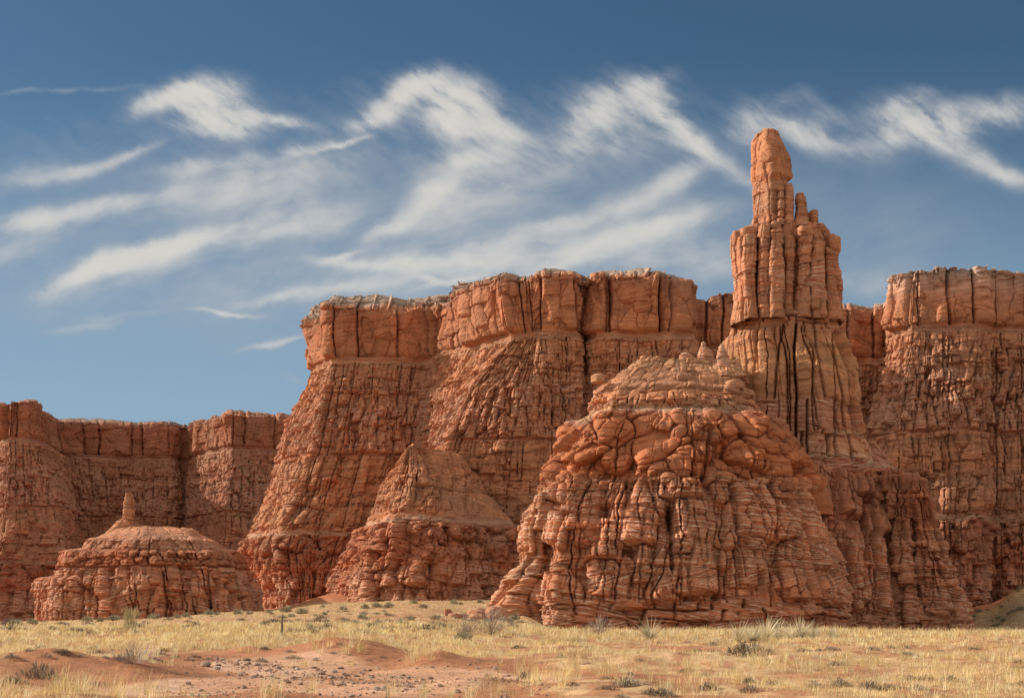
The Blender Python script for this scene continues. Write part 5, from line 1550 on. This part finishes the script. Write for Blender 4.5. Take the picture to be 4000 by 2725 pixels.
STONE_C = np.array([(0.30, 0.20, 0.15), (0.26, 0.16, 0.115), (0.36, 0.27, 0.21), (0.22, 0.15, 0.12), (0.36, 0.19, 0.11)])
SM = []
for i in range(8):
    P, fc = stone_mesh(300 + i, .45 + .06 * i, 2)
    SM.append((P, fc))
STM = []
for i, (P, fc) in enumerate(SM):
    me = mesh_from('stone', P, fc.ravel(), np.full(len(fc), 3), smooth=False)
    set_col(me, np.tile(STONE_C[i % 5], (len(P), 1))); set_val(me, np.zeros(len(P)), 'Stripe')
    me.materials.append(SOIL)
    STM.append(me)


def stone(px, row, size, label, group, k=None, cat='stone', name='stone'):
    x, y, z = ground_at(px, row)
    me = STM[int(rng.integers(0, 8)) if k is None else k]
    o = obj(name, me, SOIL, None, (x, y, z + size * .12))
    o.scale = (size, size * float(rng.uniform(.7, 1)), size * float(rng.uniform(.6, 1)))
    o.rotation_euler = (float(rng.normal(0, .15)), float(rng.normal(0, .15)), float(rng.uniform(0, 6.28)))
    tag(o, label, cat, group)
    return o


stone(798, 2600, .24, 'tilted grey slab standing at the left end of the stony wash', None, 0)
stone(1251, 2632, .20, 'brown pointed stone on the pale hump in the middle of the wash', None, 1)
stone(843, 2613, .15, 'brown block lying just right of the tilted grey slab', None, 2)
stone(963, 2580, .15, 'pale flat stone at the upper edge of the stony wash', None, 3)
stone(1290, 2672, .14, 'pale oblong stone in the near part of the wash', None, 4)
for k in range(120):
    t_ = rng.uniform(0, 1)
    if k % 3 == 0:
        u = 800 + 900 * t_; row = 2583 + 75 * t_ + rng.normal(0, 8)
    elif k % 3 == 1:
        u = 880 + 800 * t_; row = 2635 + 60 * t_ + rng.normal(0, 10)
    else:
        u = rng.uniform(650, 2000); row = rng.uniform(2600, 2722)
    stone(float(u), float(row), float(rng.uniform(.04, .11)), 'small brown stone strewn among others across the bare wash', 'stones strewn over the wash')
# gravel
gcount = 2800
t_ = rng.uniform(0, 1, gcount)
u = np.where(rng.uniform(0, 1, gcount) < .5, 750 + 1250 * t_, rng.uniform(500, 2150, gcount))
yv = np.where(u < 0, 0, rng.uniform(25, 41, gcount))
line_y = 41 - 12 * ((u - 750) / 1250)
pick = rng.uniform(0, 1, gcount) < .55
yv = np.where(pick, np.clip(line_y + rng.normal(0, 1.4, gcount), 25, 42), yv)
xv = (u - 2000) / F * yv
zv = ground_z(xv, yv)
sz = rng.uniform(.010, .032, gcount) * (1 + 1.0 * (rng.uniform(0, 1, gcount) > .93))
octa = np.array([(1, 0, 0), (0, 1, 0), (-1, 0, 0), (0, -1, 0), (0, 0, .75), (0, 0, -.5)], float)
of = np.array([(0, 1, 4), (1, 2, 4), (2, 3, 4), (3, 0, 4), (1, 0, 5), (2, 1, 5), (3, 2, 5), (0, 3, 5)])
ang = rng.uniform(0, 6.28, gcount)
jit = rng.uniform(.6, 1.3, (gcount, 6, 1))
pv = octa[None] * jit * sz[:, None, None]
ca, sa = np.cos(ang)[:, None], np.sin(ang)[:, None]
pv = np.stack([pv[..., 0] * ca - pv[..., 1] * sa, pv[..., 0] * sa + pv[..., 1] * ca, pv[..., 2]], -1) + np.stack([xv, yv, zv + sz * .2], 1)[:, None]
fi = (of[None] + (np.arange(gcount) * 6)[:, None, None]).reshape(-1)
gme = mesh_from('gravel', pv.reshape(-1, 3), fi, np.full(gcount * 8, 3), smooth=False)
set_col(gme, np.repeat(STONE_C[rng.integers(0, 5, gcount)] * rng.uniform(.8, 1.25, (gcount, 1)), 6, 0))
gro = obj('gravel', gme, SOIL)
gro['kind'] = 'stuff'; gro['label'] = 'fine brown gravel spread over the bare wash'; gro['category'] = 'gravel'


# boulders at the foot of the striped butte, and the one balanced on its shoulder
def boulder(name, px, row, Y, sx, sy, sz_, seed, label, cat='boulder', cols=None, strp=1.0, lift=0.0, flat=.75, group=None, on_ground=True):
    bm = bmesh.new()
    bmesh.ops.create_icosphere(bm, subdivisions=5, radius=1.0)
    co = np.array([v.co[:] for v in bm.verts])
    sq = np.sign(co) * np.abs(co) ** flat
    f = 1 + .16 * fbm3(co[:, 0] * 1.3 + seed, co[:, 1] * 1.3, co[:, 2] * 1.3, 4, seed) + .05 * fbm3(co[:, 0] * 2 + seed, co[:, 1] * 2, co[:, 2] * 9, 3, seed + 5)
    P = sq * f[:, None] * np.array([sx, sy, sz_])
    faces = np.array([[l.vert.index for l in fc.loops] for fc in bm.faces]); bm.free()
    me = mesh_from(name, P, faces.ravel(), np.full(len(faces), 3))
    set_col(me, np.tile(np.array(cols or RED), (len(P), 1))); set_val(me, np.full(len(P), strp), 'Stripe')
    x = (px - 2000) / F * Y
    z = zrow(row, Y)
    if on_ground:
        z = float(ground_z(np.array([x]), np.array([float(Y)]))[0]) + sz_ * .8 + lift
    o = obj(name, me, ROCK, None, (x, Y, z))
    o.rotation_euler = (0, 0, float(seed))
    return tag(o, label, cat, group)


boulder('boulder', 1862, 2396, 186, 1.25, 1.0, .80, 31, 'rounded banded red boulder at the tip of the low fin', cols=ORANGE, on_ground=False)
boulder('boulder', 1940, 2424, 184, 1.5, 1.3, 1.1, 32, 'smooth brown boulder leaning below the banded boulder at the low fin', cols=RED)
boulder('boulder', 1862, 2428, 183, 2.0, 1.0, .55, 33, 'long low striped slab sloping down in front of the low fin', cols=ORANGE)
boulder('boulder', 1790, 2446, 180, 1.3, .8, .40, 35, 'flat red slab lowest in the grass left of the fallen boulders', cols=RED)
boulder('boulder', 1750, 2434, 190, .55, .5, .55, 36, 'small square red block standing in grass left of the slabs', cols=DRED, strp=.2)
boulder('balanced_rock', 2336, 1480, 216.5, 1.1, .95, .75, 37, 'round tan rock balanced on the left shoulder of the striped butte', cat='balanced rock', cols=TAN, strp=.1, on_ground=False)
boulder('boulder', 2868, 1503, 219, 1.35, 1.1, .75, 38, 'blocky tan boulder on the right end of the butte slope below the hoodoos', cols=TAN, strp=.3, on_ground=False)

# weathered stake
sx_, sy_, sz0 = ground_at(1100, 2482)
rows_ = []
for h, w, dx_ in [(-.15, .055, 0), (.0, .058, 0), (.25, .050, .008), (.5, .046, .015), (.8, .050, .022), (.95, .042, .03), (1.0, .02, .035)]:
    rows_.append([(sx_ + dx_ + w * math.cos(a) * (1 + .25 * math.sin(3 * a + h * 5)), sy_ + w * math.sin(a), sz0 + h + .04 * math.cos(a)) for a in [math.pi / 2 + 2 * math.pi * i / 14 for i in range(14)]])
V = np.array(rows_)
me = mesh_from('wooden_stake', V.reshape(-1, 3) - np.array([sx_, sy_, sz0]), np.concatenate([grid_faces(len(rows_), 14, True).ravel(), np.arange(14 * 6, 14 * 7)]), np.array([4] * (14 * 6) + [14]))
set_col(me, np.tile(np.array([(0.16, 0.125, 0.095)]), (14 * len(rows_), 1)))
tag(obj('wooden_stake', me, TWIG, None, (sx_, sy_, sz0)), 'weathered grey wooden stake standing alone in the grass', 'stake')
